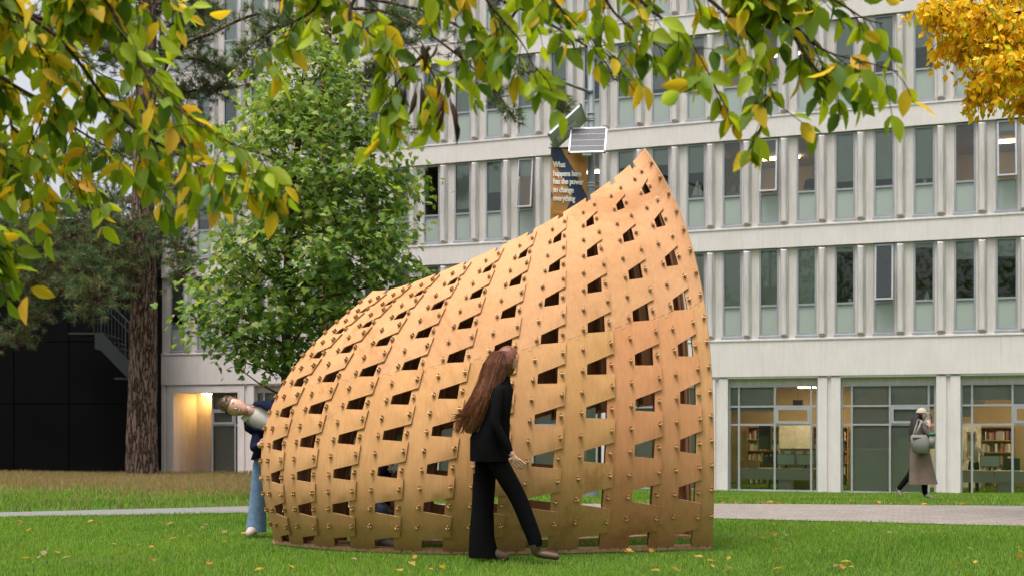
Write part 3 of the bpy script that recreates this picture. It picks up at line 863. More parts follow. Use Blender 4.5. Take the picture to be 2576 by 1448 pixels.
def strip_polys(i, vb=VB):
    "outlines (u, v) of the lower and the upper panel of strip i, split by a jigsaw seam"
    def right(v0, v1, tabs):
        pts = []
        vs = [v0]
        ev = []
        for r in range(0, 9):
            if i < 10 and tabs and v0 - 1e-6 <= r + .123 and r + .87 <= v1 + 1e-2: ev.append(r)
        cur = v0
        for r in ev:
            for q in np.arange(math.ceil(cur*4 + .01)/4, r + .12, .25): pts.append((float(uR(i, q)), float(q)))
            h = 1 - .12*float(shrink(r + .5))
            a, e = .123*h, .243*h
            pts.append((float(uR(i, r + a)), r + a))
            ut = float(uT(i, r + .5))
            pts.append((ut, r + e))
            pts.append((ut, r + .5))
            pts.append((ut, r + 1 - e))
            pts.append((float(uR(i, r + 1 - a)), r + 1 - a))
            cur = r + 1 - a
        for q in np.arange(math.ceil(cur*4 + .01)/4, v1 - .02, .25): pts.append((float(uR(i, q)), float(q)))
        return pts
    def left(v1, v0):
        return [(float(uL(i, q)), float(q)) for q in np.arange(math.floor(v1*4 - .01)/4, v0 + .02, -.25)]
    s0, s1 = 4.79, 5 - .123*(1 - .12*float(shrink(4.5)))
    a, b = float(uL(i, s0)), float(uR(i, s1))
    seam = []
    for t, dv in ((0, 0), (.22, 0), (.20, -.055), (.23, -.085), (.31, -.085), (.34, -.055), (.32, 0), (.60, 0), (.58, -.055), (.61, -.085), (.69, -.085), (.72, -.055), (.70, 0), (1, 0)):
        seam.append((a + (b - a)*t, s0 + (s1 - s0)*t + dv))
    g = .004
    lower = [(float(uL(i, vb)), vb), (float(uL(i, vb)) + .29, vb), (float(uR(i, vb)), vb)] + right(vb, s1 + .001, True)[:]
    if i < 10: lower = [p for p in lower if not (abs(p[1] - s1) < .02 and p[0] > b - .05 and p[0] < b + .05)]
    lower += [(u, v - g) for u, v in seam[::-1]] + left(s0, vb)
    upper = [(u, v + g) for u, v in seam] + right(s1, VT, True) + [(float(uR(i, VT)), VT), (i + .25, VT), (float(uL(i, VT)), VT)] + left(VT, s0)
    return lower, upper

def inside(poly, x, y):
    c = np.zeros(len(x), bool)
    n = len(poly)
    for k in range(n):
        (x0, y0), (x1, y1) = poly[k], poly[(k+1) % n]
        if y0 == y1: continue
        t = ((y0 > y) != (y1 > y)) & (x < (x1 - x0)*(y - y0)/(y1 - y0) + x0)
        c ^= t
    return c
def edge_dist(poly, x, y):
    d = np.full(len(x), 9.)
    for k in range(len(poly)):
        a = np.array(poly[k]); b = np.array(poly[(k+1) % len(poly)])
        ab = b - a; L = max(ab @ ab, 1e-9)
        t = np.clip(((x - a[0])*ab[0] + (y - a[1])*ab[1])/L, 0, 1)
        d = np.minimum(d, np.hypot(x - a[0] - t*ab[0], y - a[1] - t*ab[1]))
    return d

def panel(i, poly, fn, sgn, name):
    P = np.array(poly)
    gu = np.arange(P[:, 0].min(), P[:, 0].max(), .145); gv = np.arange(P[:, 1].min(), P[:, 1].max(), .21)
    gx, gy = [q.ravel() for q in np.meshgrid(gu, gv)]
    m = inside(poly, gx, gy) & (edge_dist(poly, gx, gy) > .05)
    pts = poly + list(zip(gx[m].tolist(), gy[m].tolist()))
    nb = len(poly)
    vo, eo, fo, *_ = geometry.delaunay_2d_cdt([Vector(p) for p in pts], [(k, (k+1) % nb) for k in range(nb)], [list(range(nb))], 1, 1e-6)
    uv = np.array([tuple(p) for p in vo]); tri = [tuple(f) for f in fo if len(f) == 3]
    tri = np.array(tri)
    c = uv[tri].mean(1)
    tri = tri[inside(poly, c[:, 0], c[:, 1])]
    u, v = uv[:, 0], uv[:, 1]
    p, n, _ = frame_at(fn, u, v, sgn)
    e0 = uR(i, v); e1 = i + 1 - .18*shrink(v)
    w = np.clip((u - e0)/(e1 - e0), 0, 1) * (THK + .004) if i < 10 else 0*u
    off = np.array(SHC)
    outer = p + n*(w + THK)[:, None] - off; inner = p + n*w[:, None] - off
    nv = len(uv)
    # boundary edges
    cnt = {}
    for t in tri:
        for a, b in ((t[0], t[1]), (t[1], t[2]), (t[2], t[0])):
            cnt[a, b] = 1
    bd = [(a, b) for (a, b) in cnt if (b, a) not in cnt]
    # orientation
    t = tri[0]
    nn = np.cross(outer[t[1]] - outer[t[0]], outer[t[2]] - outer[t[0]])
    flip = nn @ n[t[0]] < 0
    To = tri[:, ::-1] if flip else tri
    Ti = (tri if flip else tri[:, ::-1]) + nv
    V = [outer, inner]; walls = []; base = 2*nv
    for k, (a, b) in enumerate(bd):
        V.append(np.array([outer[a], outer[b], inner[b], inner[a]]))
        q = base + 4*k
        walls += [(q, q+3, q+1), (q+1, q+3, q+2)] if not flip else [(q, q+1, q+3), (q+1, q+2, q+3)]
    V = np.concatenate(V); F = np.concatenate([To, Ti, np.array(walls)])
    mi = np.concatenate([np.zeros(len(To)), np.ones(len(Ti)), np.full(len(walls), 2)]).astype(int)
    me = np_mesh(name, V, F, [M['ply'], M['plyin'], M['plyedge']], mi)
    sm = np.ones(len(F), bool); sm[len(To)+len(Ti):] = False
    me.polygons.foreach_set('use_smooth', sm)
    return link(name, me, shell)

tr_ = random.Random(2)
def panel_tint(i, upper):
    "veneers differ from panel to panel: pinkish, honey or olive"
    if upper: c = (1.0, .965, .96) if i >= 4 else (1.0, .985, .96)
    else: c = {7: (1.0, .99, .86), 10: (1.0, .99, .90), 8: (1.03, .87, .80), 9: (1.02, .90, .84)}.get(i, (.985, .965, .84))
    k = tr_.uniform(.96, 1.02)
    return (c[0]*k, c[1]*k, c[2]*k*tr_.uniform(.96, 1.04), 1)
def out_sign(fn):
    p, n, _ = frame_at(fn, np.array([5.]), np.array([2.]), 1)
    want = -1 if fn is shell_near else 1
    return 1 if n[0, 1]*want > 0 else -1
for fn in (shell_near, shell_far):
    sg = out_sign(fn)
    for i in range(11):
        way = fn is shell_far and 7 <= i <= 9                 # way in on the far side
        for poly in strip_polys(i, 3.02 if way else VB):
            o = panel(i, poly, fn, sg, 'plywood_panel')
            o.color = panel_tint(i, poly[0][1] > 4)
    # inner ribs that the pegs clamp the strips to
    for i in range(11):
        for du in ((.06, .50) if i < 10 else (.06, .50)):
            v = np.linspace(3.1 if fn is shell_far and 7 <= i <= 9 else VB + .02, VT - .1, 30)
            u = np.array([float(uL(i, q)) for q in v]) + du
            p, n, t = frame_at(fn, u, v, sg)
            s = np.cross(t, n)
            dep = .08 if fn is shell_near else .07
            off = np.array(SHC)
            hw = .008
            ring = np.stack([p - n*.002 - s*hw, p - n*.002 + s*hw, p - n*dep + s*hw, p - n*dep - s*hw], 1) - off
            k = len(v)
            f = [(a*4 + c, a*4 + (c+1) % 4, (a+1)*4 + (c+1) % 4, (a+1)*4 + c) for a in range(k-1) for c in range(4)] + [(3, 2, 1, 0), tuple((k-1)*4 + c for c in range(4))]
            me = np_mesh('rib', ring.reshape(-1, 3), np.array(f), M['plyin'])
            link('rib', me, shell)
    # ground boards
    us = np.linspace(0.02, 10.55, 60)
    p, n, _ = frame_at(fn, us, np.full_like(us, VB), sg)
    nh = n.copy(); nh[:, 2] = 0; nh /= np.linalg.norm(nh, axis=1, keepdims=True)
    for a in range(0, 60, 12):
        idx = range(a, min(a + 13, 60))
        vs, fs = [], []
        for q in idx:
            c = p[q] - np.array(SHC); c[2] = 0
            o_, i_ = c + nh[q]*.035, c - nh[q]*.115
            vs += [(o_[0], o_[1], -.01), (o_[0], o_[1], .035), (i_[0], i_[1], .035), (i_[0], i_[1], -.01)]
        k = len(vs)//4
        fs = [(x*4 + c, x*4 + (c+1) % 4, (x+1)*4 + (c+1) % 4, (x+1)*4 + c) for x in range(k-1) for c in range(4)] + [(0, 1, 2, 3), (k*4-1, k*4-2, k*4-3, k*4-4)]
        b = MB(); b.add(vs, fs); b.build('base_board', M['plyedge'], shell)
# pegs
b = MB()
b.obox((0, 0, .018), (.006, 0, 0), (0, .026, 0), (0, 0, .02), 0)
b.tube([(-.021, -.004, .022), (.021, -.004, .022)], .0085, 7, 1)
b.ball((0, -.008, .036), .0105, 8, 1)
b.obox((0, 0, .002), (.017, 0, 0), (0, .019, 0), (0, 0, .003), 0)
me_peg = b.mesh('peg', [M['peg'], M['brass']])
b = MB(); b.tube([(0, 0, 0), (0, 0, .006)], .0085, 8); me_screw = b.mesh('screw', M['screw'])
def place_on(me, name, u, v, w, spin=0):
    p, n, t = frame_at(shell_near, np.array([u]), np.array([v]), out_sign(shell_near))
    n = Vector(n[0]); t = Vector(t[0]); t = (t - n*t.dot(n)).normalized()
    s = t.cross(n)
    m = Matrix(((s.x, t.x, n.x), (s.y, t.y, n.y), (s.z, t.z, n.z))).to_4x4() @ Matrix.Rotation(spin, 4, 'Z')
    m.translation = Vector(p[0]) + n*w - SHC
    return m
pegs = []
for i in range(11):
    for r2 in range(1, 18):
        v = r2/2
        if not (i == 10 and v > 8.6):
            pegs.append((i, float(uL(i, v)) + .085, v + random.uniform(-.015, .015), THK*2 + .003 if (r2 % 2 and i > 0) else THK))
        pegs.append((i, float(uR(i, v)) - .095, v + random.uniform(-.015, .015), THK))
pegs.sort(key=lambda q: abs(q[0] - 6) + .25*abs(q[2] - 4.5))
rest = MB()
for j, (i, u, v, w) in enumerate(pegs):
    m = place_on(me_peg, 'peg', u, v, w, random.uniform(-.35, .35)) @ Matrix.Diagonal((.74, .80, .74, 1))
    if j < 300:
        o = link('peg', me_peg, shell); o.matrix_basis = m
    else:
        vs = [m @ q.co for q in me_peg.vertices]
        for pl in me_peg.polygons: rest.add([vs[q] for q in pl.vertices], [tuple(range(len(pl.vertices)))], pl.material_index)
o = rest.build('pegs', [M['peg'], M['brass']], shell); tag(o, kind='stuff')
for i in range(11):
    for du in (.17, .42):
        o = link('screw', me_screw, shell); o.matrix_basis = place_on(me_screw, 'screw', i + du, VB + .09, THK)

# ------------------------------------------------------------------ lamp post with banner and solar panels
DP = 24.5
PX = at(1487, 0, DP).x
pole = empty('lamp_post', (PX, DP, gz(PX, DP)), 0, 'tall grey metal post carrying a banner and two solar panels', 'post')
zb = pole.location.z
b = MB(); b.tube([(0, 0, -.1), (0, 0, 3.2 - zb), (0, 0, 11)], [.088, .08, .066], 16); b.build('shaft', M['pole'], pole, True)
b = MB(); b.tube([(0, 0, -.1), (0, 0, .18)], [.16, .15], 12); b.build('base_cover', M['pole'], pole)
def pl(x, y, dy=0): return at(x, y, DP + dy) - pole.location
b = MB(); b.tube([pl(1484, 232, -.02), pl(1440, 216, -.3), pl(1405, 202, -.6)], [.032, .03, .03], 8); b.build('side_arm', M['pole'], pole, True)
b = MB(); b.tube([pl(1478, 231, -.04), pl(1492, 231, -.04)], .055, 10); b.build('clamp', M['pole'], pole, True)
for y in (286, 298, 303, 462, 469):
    z = pl(1487, y).z
    b = MB(); b.tube([(0, 0, z - .012), (0, 0, z + .012)], .087 if y < 400 else .09, 14); b.build('strap', M['alu'], pole)
for y in (374, 612):
    q = pl(1380, y); b = MB(); b.tube([Vector((0, -.06, q.z)), Vector((q.x, -.06, q.z))], .014, 8); b.build('banner_rod', M['darkitem'], pole)
# banner cloth: navy and amber bands, slightly rippled
x0, x1 = pl(1385, 500).x, pl(1475, 500).x; zt, zl = pl(0, 374).z, pl(0, 612).z
ban = empty('street_banner', pole.matrix_basis.translation, 0, 'navy and amber fabric banner hanging from the metal post', 'banner')
def ripple(s, t): return -.075 + .022*math.sin(t*9 + s*3) + .012*math.sin(s*7)
NX, NZ = 40, 100
bw_, bh_ = x1 - x0, zt - zl
vs = [(x0 + bw_*a/NX + .012*math.sin(c/NZ*5), ripple(a/NX, c/NZ), zt - bh_*c/NZ) for c in range(NZ+1) for a in range(NX+1)]
fs, mi = [], []
for c in range(NZ):
    for a in range(NX):
        s, t = (a + .5)/NX, (c + .5)/NZ*bh_/bw_
        band = (t < 1.38 and s > .04 + .544*(t - .32) and s < .29 + .53*t) or (t >= 1.38 and s > .60 - .47*(t - 1.38) and s < 1.0 - 1.2*max(0, t - 1.45)) or s < .06 - abs(t - 1.33)*.55
        fs.append((c*(NX+1)+a, c*(NX+1)+a+1, (c+1)*(NX+1)+a+1, (c+1)*(NX+1)+a)); mi.append(0 if band else 1)
me = bpy.data.meshes.new('cloth'); me.from_pydata(vs, [], fs); me.materials.append(M['navy']); me.materials.append(M['amber'])
me.polygons.foreach_set('material_index', mi); me.polygons.foreach_set('use_smooth', [True]*len(fs))
cl = link('cloth', me, ban)
so = cl.modifiers.new('s', 'SOLIDIFY'); so.thickness = .003
def text_part(txt, size, x, z, m, name, bold=.012):
    cu = bpy.data.curves.new(name, 'FONT'); cu.body = txt; cu.size = size; cu.offset = bold*size; cu.extrude = .0006; cu.space_character = .96
    t = bpy.data.objects.new(name, cu); COL.objects.link(t)
    t.rotation_euler = (R(90), 0, 0)
    bpy.context.view_layer.update()
    me = bpy.data.meshes.new_from_object(t.evaluated_get(bpy.context.evaluated_depsgraph_get()))
    bpy.data.objects.remove(t)
    me.transform(Matrix.Rotation(R(90), 4, 'X'))
    me.materials.clear(); me.materials.append(m)
    bm = bmesh.new()
    for k in range(4):                          # strokes thickened to the bold weight
        n0 = len(bm.verts); bm.from_mesh(me); bm.verts.ensure_lookup_table()
        for q in range(n0, len(bm.verts)): bm.verts[q].co.x += size*.016*k; bm.verts[q].co.y -= .0007*k
    bm.to_mesh(me); bm.free()
    for v in me.vertices:                       # lie on the rippled cloth
        X, Z = v.co.x*.67 + x, v.co.z + z
        v.co.y = ripple((X - x0)/bw_, (zt - Z)/bh_) - .016 + v.co.y
        v.co.x, v.co.z = X - .05*(v.co.x*.0), Z - .035*(X - x)
    return link(name, me, ban)
for k, (t, y) in enumerate((('What', 422), ('happens here', 445), ('has the power', 465), ('to change', 486), ('everything', 507))):
    text_part(t, .165, pl(1391, 0).x, pl(0, y).z, M['white'], 'lettering', .012)
text_part('forward', .14, pl(1391, 0).x, pl(0, 540).z, M['yellowtext'], 'lettering', .01)
def solar(name, c, right, up, w, h, label):
    n = right.cross(up).normalized()
    e = empty(name, c, 0, label, 'solar panel', 'solar panels on the metal post')
    b = MB(); b.obox((0, 0, 0), right*w/2, up*h/2, n*.008); b.build('cells', M['solar'], e)
    b = MB(); b.obox(-n*.0105, right*w/2*.99, up*h/2*.99, n*.002); b.build('backsheet', M['backsheet'], e)
    b = MB()
    for sg in (-1, 1):
        b.obox(right*sg*w/2 - n*.006, right*.014, up*(h/2 + .014), n*.022); b.obox(up*sg*h/2 - n*.006, right*(w/2 - .014), up*.014, n*.0215)
    b.build('frame', M['alu'], e)
    for k in (-.25, 0, .25):
        b = MB(); b.obox(up*h*k + n*.0085, right*w/2*.97, up*.0016, n*.0008); b.build('busbar', M['alu'], e)
    b = MB()
    for sg in (-1, 1):
        for s2 in (-1, 1): b.obox(right*sg*w/2 + up*s2*h/2 - n*.006, right*.022, up*.02, n*.024)
    b.build('corner', M['darkitem'], e)
    b = MB(); b.obox(-n*.06 - up*h*.1, right*.06, up*h*.3, n*.04); b.obox(-n*.05 - up*h*.55, right*.09, up*.02, n*.03); b.build('bracket', M['alu'], e)
    return e
c = at(1479, 353, DP - .30)
solar('solar_panel', c, Vector((.99, -.10, -.0)).normalized(), Vector((.10, .42, .9)).normalized(), .72, .60, 'solar panel facing forward in a bright frame above the banner')
c2 = at(1428, 320, DP - .02)
up2 = Vector((.73, .0, .68)).normalized(); rt2 = Vector((-.25, -.93, .27)); rt2 = (rt2 - up2*rt2.dot(up2)).normalized()
solar('solar_panel', c2, rt2, up2, .60, .88, 'solar panel seen edge-on, tilted up to the left of the post')

# ------------------------------------------------------------------ foliage helpers
def rot_frames(axis, nrm):
    "orthonormal frames: columns side, axis, normal"
    y = axis / np.linalg.norm(axis, axis=1, keepdims=True)
    x = np.cross(y, nrm); x /= np.linalg.norm(x, axis=1, keepdims=True) + 1e-9
    z = np.cross(x, y)
    return np.stack([x, y, z], -1)

BEECH_V = np.array([(0, 0, 0), (0, .5, -.03), (0, 1.06, -.14), (.18, .17, .05), (.275, .43, .09), (.19, .77, .0), (-.18, .17, .05), (-.275, .43, .09), (-.19, .77, .0)])
BEECH_F = np.array([(0, 3, 1), (3, 4, 1), (4, 5, 1), (5, 2, 1), (0, 1, 6), (6, 1, 7), (7, 1, 8), (8, 1, 2)])
_ang = []
for k, (a, r) in enumerate([(-90, .10), (-62, .42), (-30, .36), (-8, .62), (10, .40), (34, .70), (52, .42), (70, .62), (90, 1.0), (110, .62), (128, .42), (146, .70), (170, .40), (188, .62), (210, .36), (242, .42)]):
    _ang.append((r*math.cos(R(a)), .22 + r*math.sin(R(a))*.8, -.10*r*r + .03*(k % 2)))
MAPLE_V = np.array([(0, .25, .03)] + _ang)
MAPLE_F = np.array([(0, 1 + k, 1 + (k+1) % 16) for k in range(16)])
SMALL_V = np.array([(0, 0, 0), (.30, .45, .05), (0, 1.0, -.1), (-.30, .45, .05), (0, .5, -.02)])
SMALL_F = np.array([(0, 1, 4), (1, 2, 4), (0, 4, 3), (3, 4, 2)])

def leaf_cloud(tree, pos, axis, nrm, size, mi, TV, TF, mats, nsingle, key, leafname='leaf', wid=None):
    "the leaves that show largest become leaf parts, the others one foliage part"
    n = len(pos)
    Fm = rot_frames(axis, nrm)
    loc = np.array(tree.location)
    order = np.argsort(key)
    sel = order[:nsingle]; rest = order[nsingle:]
    cache = {}
    for m in range(len(mats)):
        cache[m] = np_mesh(leafname, TV, TF, mats[m], None, True)
    for q in sel:
        o = bpy.data.objects.new(leafname, cache[int(mi[q])]); COL.objects.link(o); o.parent = tree
        mm = Matrix(Fm[q].tolist()).to_4x4() @ Matrix.Diagonal((size[q]*(wid[q] if wid is not None else 1), size[q], size[q], 1))
        mm.translation = Vector(pos[q] - loc)
        o.matrix_basis = mm
    if len(rest):
        T = TV[None] * np.stack([size[rest]*(wid[rest] if wid is not None else 1), size[rest], size[rest]], -1)[:, None, :]
        V = np.einsum('nij,nkj->nki', Fm[rest], T) + (pos[rest] - loc)[:, None, :]
        nv = len(TV)
        F = (TF[None] + (np.arange(len(rest))*nv)[:, None, None]).reshape(-1, 3)
        o = link('foliage', np_mesh('foliage', V.reshape(-1, 3), F, mats, np.repeat(mi[rest], len(TF)), True), tree)
        tag(o, kind='stuff')

def unit(n):
    v = rng.normal(size=(n, 3)); return v / np.linalg.norm(v, axis=1, keepdims=True)

def smooth_path(pts, k=5):
    pts = [Vector(p) for p in pts]
    out = []
    for i in range(len(pts)-1):
        p0, p1, p2, p3 = pts[max(i-1, 0)], pts[i], pts[i+1], pts[min(i+2, len(pts)-1)]
        for j in range(k):
            t = j/k
            out.append(.5*((2*p1) + (p2-p0)*t + (2*p0 - 5*p1 + 4*p2 - p3)*t*t + (3*p1 - p0 - 3*p2 + p3)*t**3))
    out.append(pts[-1])
    return out

# ------------------------------------------------------------------ the near tree whose branches hang into the picture
near_tree = empty('overhanging_tree', (-4.1, 4.3, 0), 0, 'near tree with hanging green and yellow leaves across the top left', 'tree')
NL = Vector(near_tree.location)
b = MB()
crotch = Vector((-3.95, 4.3, 2.6))
b.tube([p - NL for p in smooth_path([(-4.1, 4.3, -.1), (-4.06, 4.3, .9), (-4.0, 4.28, 1.8), crotch])], [.17 - .003*k for k in range(16)], 12, wob=.04)
b.build('trunk', M['bark2'], near_tree, True)
BR = {
 'B1': [crotch, (-260, -60, 4.25), (100, 60, 4.2), (300, 290, 4.1), (470, 400, 4.0), (600, 440, 3.9), (700, 430, 3.9)],
 'B2': [crotch, (-230, 120, 4.6), (60, 230, 4.6), (200, 330, 4.5), (330, 400, 4.4), (430, 440, 4.4)],
 'B3': [crotch, (-160, -160, 3.95), (200, -60, 3.9), (330, 120, 3.9), (420, 250, 3.8), (560, 350, 3.8), (680, 395, 3.8)],
 'B4': [crotch, (-200, 300, 4.3), (0, 400, 4.3), (70, 450, 4.2), (110, 500, 4.2)],
 'B5': [crotch, (-200, -60, 4.0), (40, 60, 4.0), (130, 200, 4.05), (70, 380, 4.1)],
 'B6': [crotch, (-170, 540, 4.0), (-40, 600, 4.0), (0, 690, 4.0)],
 'B7': [crotch, (0, -190, 4.1), (230, -50, 4.1), (360, 10, 4.1), (470, -10, 4.1)],
 'B8': [crotch, (-60, 20, 4.4), (150, 110, 4.4), (260, 190, 4.4), (360, 220, 4.4)],
 'B9': [crotch, (-120, 220, 4.8), (40, 330, 4.8), (160, 420, 4.8), (250, 460, 4.8)],
 'T0': [crotch, (-100, -420, 4.4), (400, -300, 4.4), (1100, -170, 4.2), (1500, -120, 4.15), (1900, -90, 4.1), (2330, -130, 4.0)],
 'T1': [(400, -300, 4.4), (720, -120, 4.2), (900, -20, 4.15), (1000, 80, 4.1), (1080, 170, 4.1), (1110, 240, 4.1)],
 'T2': [(720, -120, 4.2), (800, 5, 4.1), (700, 75, 4.05), (640, 125, 4.0)],
 'T4': [(1100, -170, 4.2), (1240, 20, 4.1), (1320, 120, 4.05), (1350, 205, 4.0)],
 'T5': [(1300, -145, 4.2), (1400, 10, 4.1), (1490, 100, 4.1), (1540, 150, 4.1)],
 'T6': [(1500, -120, 4.15), (1620, 10, 4.1), (1730, 100, 4.05), (1790, 200, 4.0), (1815, 255, 4.0)],
 'T7': [(1650, -110, 4.15), (1820, 30, 4.1), (1915, 130, 4.05), (1925, 250, 4.0), (1905, 350, 4.0)],
 'T8': [(1800, -95, 4.1), (1970, 40, 4.05), (2070, 125, 4.0), (2190, 160, 3.9), (2260, 182, 3.85)],
 'T9': [(1970, 40, 4.05), (2040, 160, 4.0), (2100, 215, 4.0), (2130, 240, 4.0)],
 'T10': [(1900, -90, 4.1), (2080, -10, 4.05), (2170, 45, 4.0), (2220, 60, 4.0)],
 'T11': [(900, -20, 4.15), (880, 50, 4.1), (950, 100, 4.1), (990, 170, 4.05)],
 'T12': [(1080, 120, 4.1), (1000, 210, 4.05), (950, 280, 4.0)],
 'T13': [(1000, -200, 4.2), (1100, -30, 4.2), (1190, 50, 4.2), (1230, 120, 4.2)],
 'T14': [(1400, -130, 4.2), (1290, 40, 4.3), (1180, 130, 4.3), (1150, 180, 4.3)],
 'T15': [(1480, -125, 4.15), (1530, 10, 4.15), (1600, 80, 4.1), (1680, 130, 4.1)],
}
lp, la, ln_, lsz, lmi = [], [], [], [], []
def add_leaf(p, d, sz, mi):
    lp.append(tuple(p)); la.append(tuple(d)); lsz.append(sz); lmi.append(mi)
    ln_.append(tuple(rng.normal(size=3)*.85 + np.array([0, -.6, .55])))
def to3(p): return p if isinstance(p, Vector) else at(*p)
lr = random.Random(3)
for key, pts in BR.items():
    P = smooth_path([to3(p) for p in pts], 8)
    n = len(P)
    r0 = .055 if key == 'T0' else (.013 if pts[0] is crotch else .0085)
    b = MB(); b.tube([p - NL for p in P], [max(.0022, r0*(1 - k/n)**1.25) for k in range(n)], 6)
    b.build('branch', M['twig'], near_tree, True)
    L = 0
    tw = MB()
    left = key[0] == 'B'
    for k in range(1, n):
        seg = (P[k] - P[k-1]); L += seg.length
        img = (P[k].x*FPX/P[k].y + CX, YH - (P[k].z - HC)*FPX/P[k].y)
        if img[1] < -90 or img[0] < -120: continue
        step = .026 if left else .034
        while L > step:
            L -= step
            dirn = (seg.normalized()*lr.uniform(.1, .9) + Vector((lr.uniform(-1, 1), lr.uniform(-.9, .9), lr.uniform(-1.15, .35)))).normalized()
            ln = lr.uniform(.07, .20) * (1.0 if left else .95)
            p0 = P[k]; pts_ = [p0]
            for q in range(5):
                dirn = (dirn + Vector((0, 0, -.16)) + Vector((lr.uniform(-.15, .15),)*3)).normalized()
                pts_.append(pts_[-1] + dirn*ln/5)
            tw.tube([p - NL for p in pts_], [.0016]*6, 4, caps=False)
            nl = lr.randint(2, 4)
            base_y = lr.random()
            for q in range(nl):
                t = pts_[min(5, 2 + q + lr.randint(0, 1))]
                side = dirn.cross(Vector((0, -1, .2))).normalized() * (1 if q % 2 else -1)
                d = (dirn*.7 + side*lr.uniform(.2, .9) + Vector((0, 0, -.35)) + Vector((lr.uniform(-.35, .35), lr.uniform(-.6, .6), lr.uniform(-.35, .25)))).normalized()
                z = lr.random()
                yel = .26 if left else .17
                mi = (3 if lr.random() < .9 else 4) if z < yel else (0 if z < yel + .34 else (1 if z < yel + .48 else 2))
                add_leaf(t, d, lr.uniform(.055, .098), mi)
    if tw.v: 
        o = tw.build('twigs', M['twig'], near_tree); tag(o, kind='stuff')
# a single spray of two yellow leaves, and the curled dead leaves
for (x, y, d, mi) in ((1608, 212, (-.15, .1, -.98), 3), (1622, 216, (.25, .1, -.96), 3)):
    add_leaf(at(x, y, 4.0), Vector(d), .082, mi)
b = MB(); b.tube([p - NL for p in smooth_path([at(1560, 120, 4.0), at(1590, 170, 4.0), at(1615, 216, 4.0)])], .0016, 4); b.build('twig', M['twig'], near_tree)
nreg = len(lp)
lp_, la_, ln2, ls2, lm2 = map(np.array, (lp, la, ln_, lsz, lmi))
depth = lp_[:, 1]
ix = lp_[:, 0]*FPX/depth + CX; iy = YH - (lp_[:, 2] - HC)*FPX/depth
vis = (ix > -20) & (ix < 2600) & (iy > -20) & (iy < 900)
leaf_cloud(near_tree, lp_, la_, ln2, ls2, lm2, BEECH_V, BEECH_F, [M['lf_green'], M['lf_deep'], M['lf_lime'], M['lf_yellow'], M['lf_orange']], 275, np.where(vis, depth - ls2*8, 99))
dead = MB()
tw = MB()
hub = [at(1065, 40, 4.05), at(1020, 120, 4.05), at(1060, 200, 4.05), at(1125, 210, 4.05), at(1140, 110, 4.05)]
for k, (x, y, L, a) in enumerate([(1060, 105, .10, .1), (1030, 150, .08, -.2), (1060, 210, .11, -.05), (1020, 215, .12, -.35), (1045, 225, .10, -.25), (1100, 190, .08, .0), (1110, 240, .09, -.25), (1130, 250, .12, .2), (1140, 290, .10, .1), (1115, 270, .09, -.3), (1100, 110, .06, -.5), (1145, 120, .06, .4), (1075, 65, .05, .3)]):
    p = at(x, y, 4.05)
    d = Vector((math.sin(a), lr.uniform(-.2, .2), -math.cos(a))).normalized()
    s = d.cross(Vector((0, 1, 0))).normalized()
    w = L*.14
    path_ = [p + d*L*t + s*.008*math.sin(t*3) for t in (0, .25, .5, .75, 1)]
    b = MB(); b.tube([q - NL for q in path_], [.001, w*.55, w*.7, w*.5, .001], 6, wob=.25); b.build('dead_leaf', M['lf_brown'], near_tree, True)
    h = min(hub, key=lambda q: (q - p).length)
    tw.tube([q - NL for q in (h, (h + p)/2 + Vector((0, 0, .01)), p)], .0016, 4, caps=False)
o = tw.build('twigs', M['twig'], near_tree); tag(o, kind='stuff')

# ------------------------------------------------------------------ maple behind the shell
MD = 18.6
def mapx(x): return (x - CX)*MD/FPX
maple = empty('maple_tree', (mapx(724), MD, gz(mapx(724), MD)), 0, 'young green maple with a conical crown behind the plywood shell', 'tree')
ML = Vector(maple.location)
def mp(x, y, dy=0):
    return Vector(((x - CX)*MD/FPX, MD + dy, HC + (YH - y)*MD/FPX))
trunk = [Vector(ML) - Vector((0, 0, .1)), mp(722, 1000), mp(721, 900), mp(722, 760), mp(726, 600), mp(742, 420), mp(760, 260), mp(768, 110)]
tp = smooth_path(trunk, 4)
b = MB(); b.tube([p - ML for p in tp], [.095*(1 - k/len(tp))**.8 + .008 for k in range(len(tp))], 10, wob=.03); b.build('trunk', M['bark2'], maple, True)
OUT = [(50, 740, 800), (120, 680, 860), (200, 600, 940), (300, 550, 1025), (400, 522, 1070), (450, 512, 1110), (560, 480, 1120), (650, 458, 1115), (720, 440, 1090), (790, 405, 1000), (850, 430, 910), (900, 560, 800), (930, 640, 760)]
oy = [o[0] for o in OUT]
clusters = []
mr = random.Random(5)
while len(clusters) < 760:
    y = mr.uniform(70, 925)
    l_, r_ = np.interp(y, oy, [o[1] for o in OUT]), np.interp(y, oy, [o[2] for o in OUT])
    c, hw = (l_ + r_)/2, (r_ - l_)/2
    if mr.random() > hw/330: continue
    a = mr.uniform(0, 2*math.pi); rr = mr.random()**.38
    # lumps and hollows
    lump = .80 + .20*math.sin(3*a + y*.021) * math.cos(y*.035 + a)
    x = c + hw*rr*lump*math.cos(a) * (1.0 if mr.random() < .85 else 1.06)
    dy = hw*MD/FPX*rr*lump*math.sin(a)*.95
    if math.sin(x*.021 + 1.3)*math.sin(y*.027 + .4) > .80 and rr > .3: continue
    clusters.append((x, y, dy, rr))
lp, la, ln_, lsz, lmi = [], [], [], [], []
bm_ = []
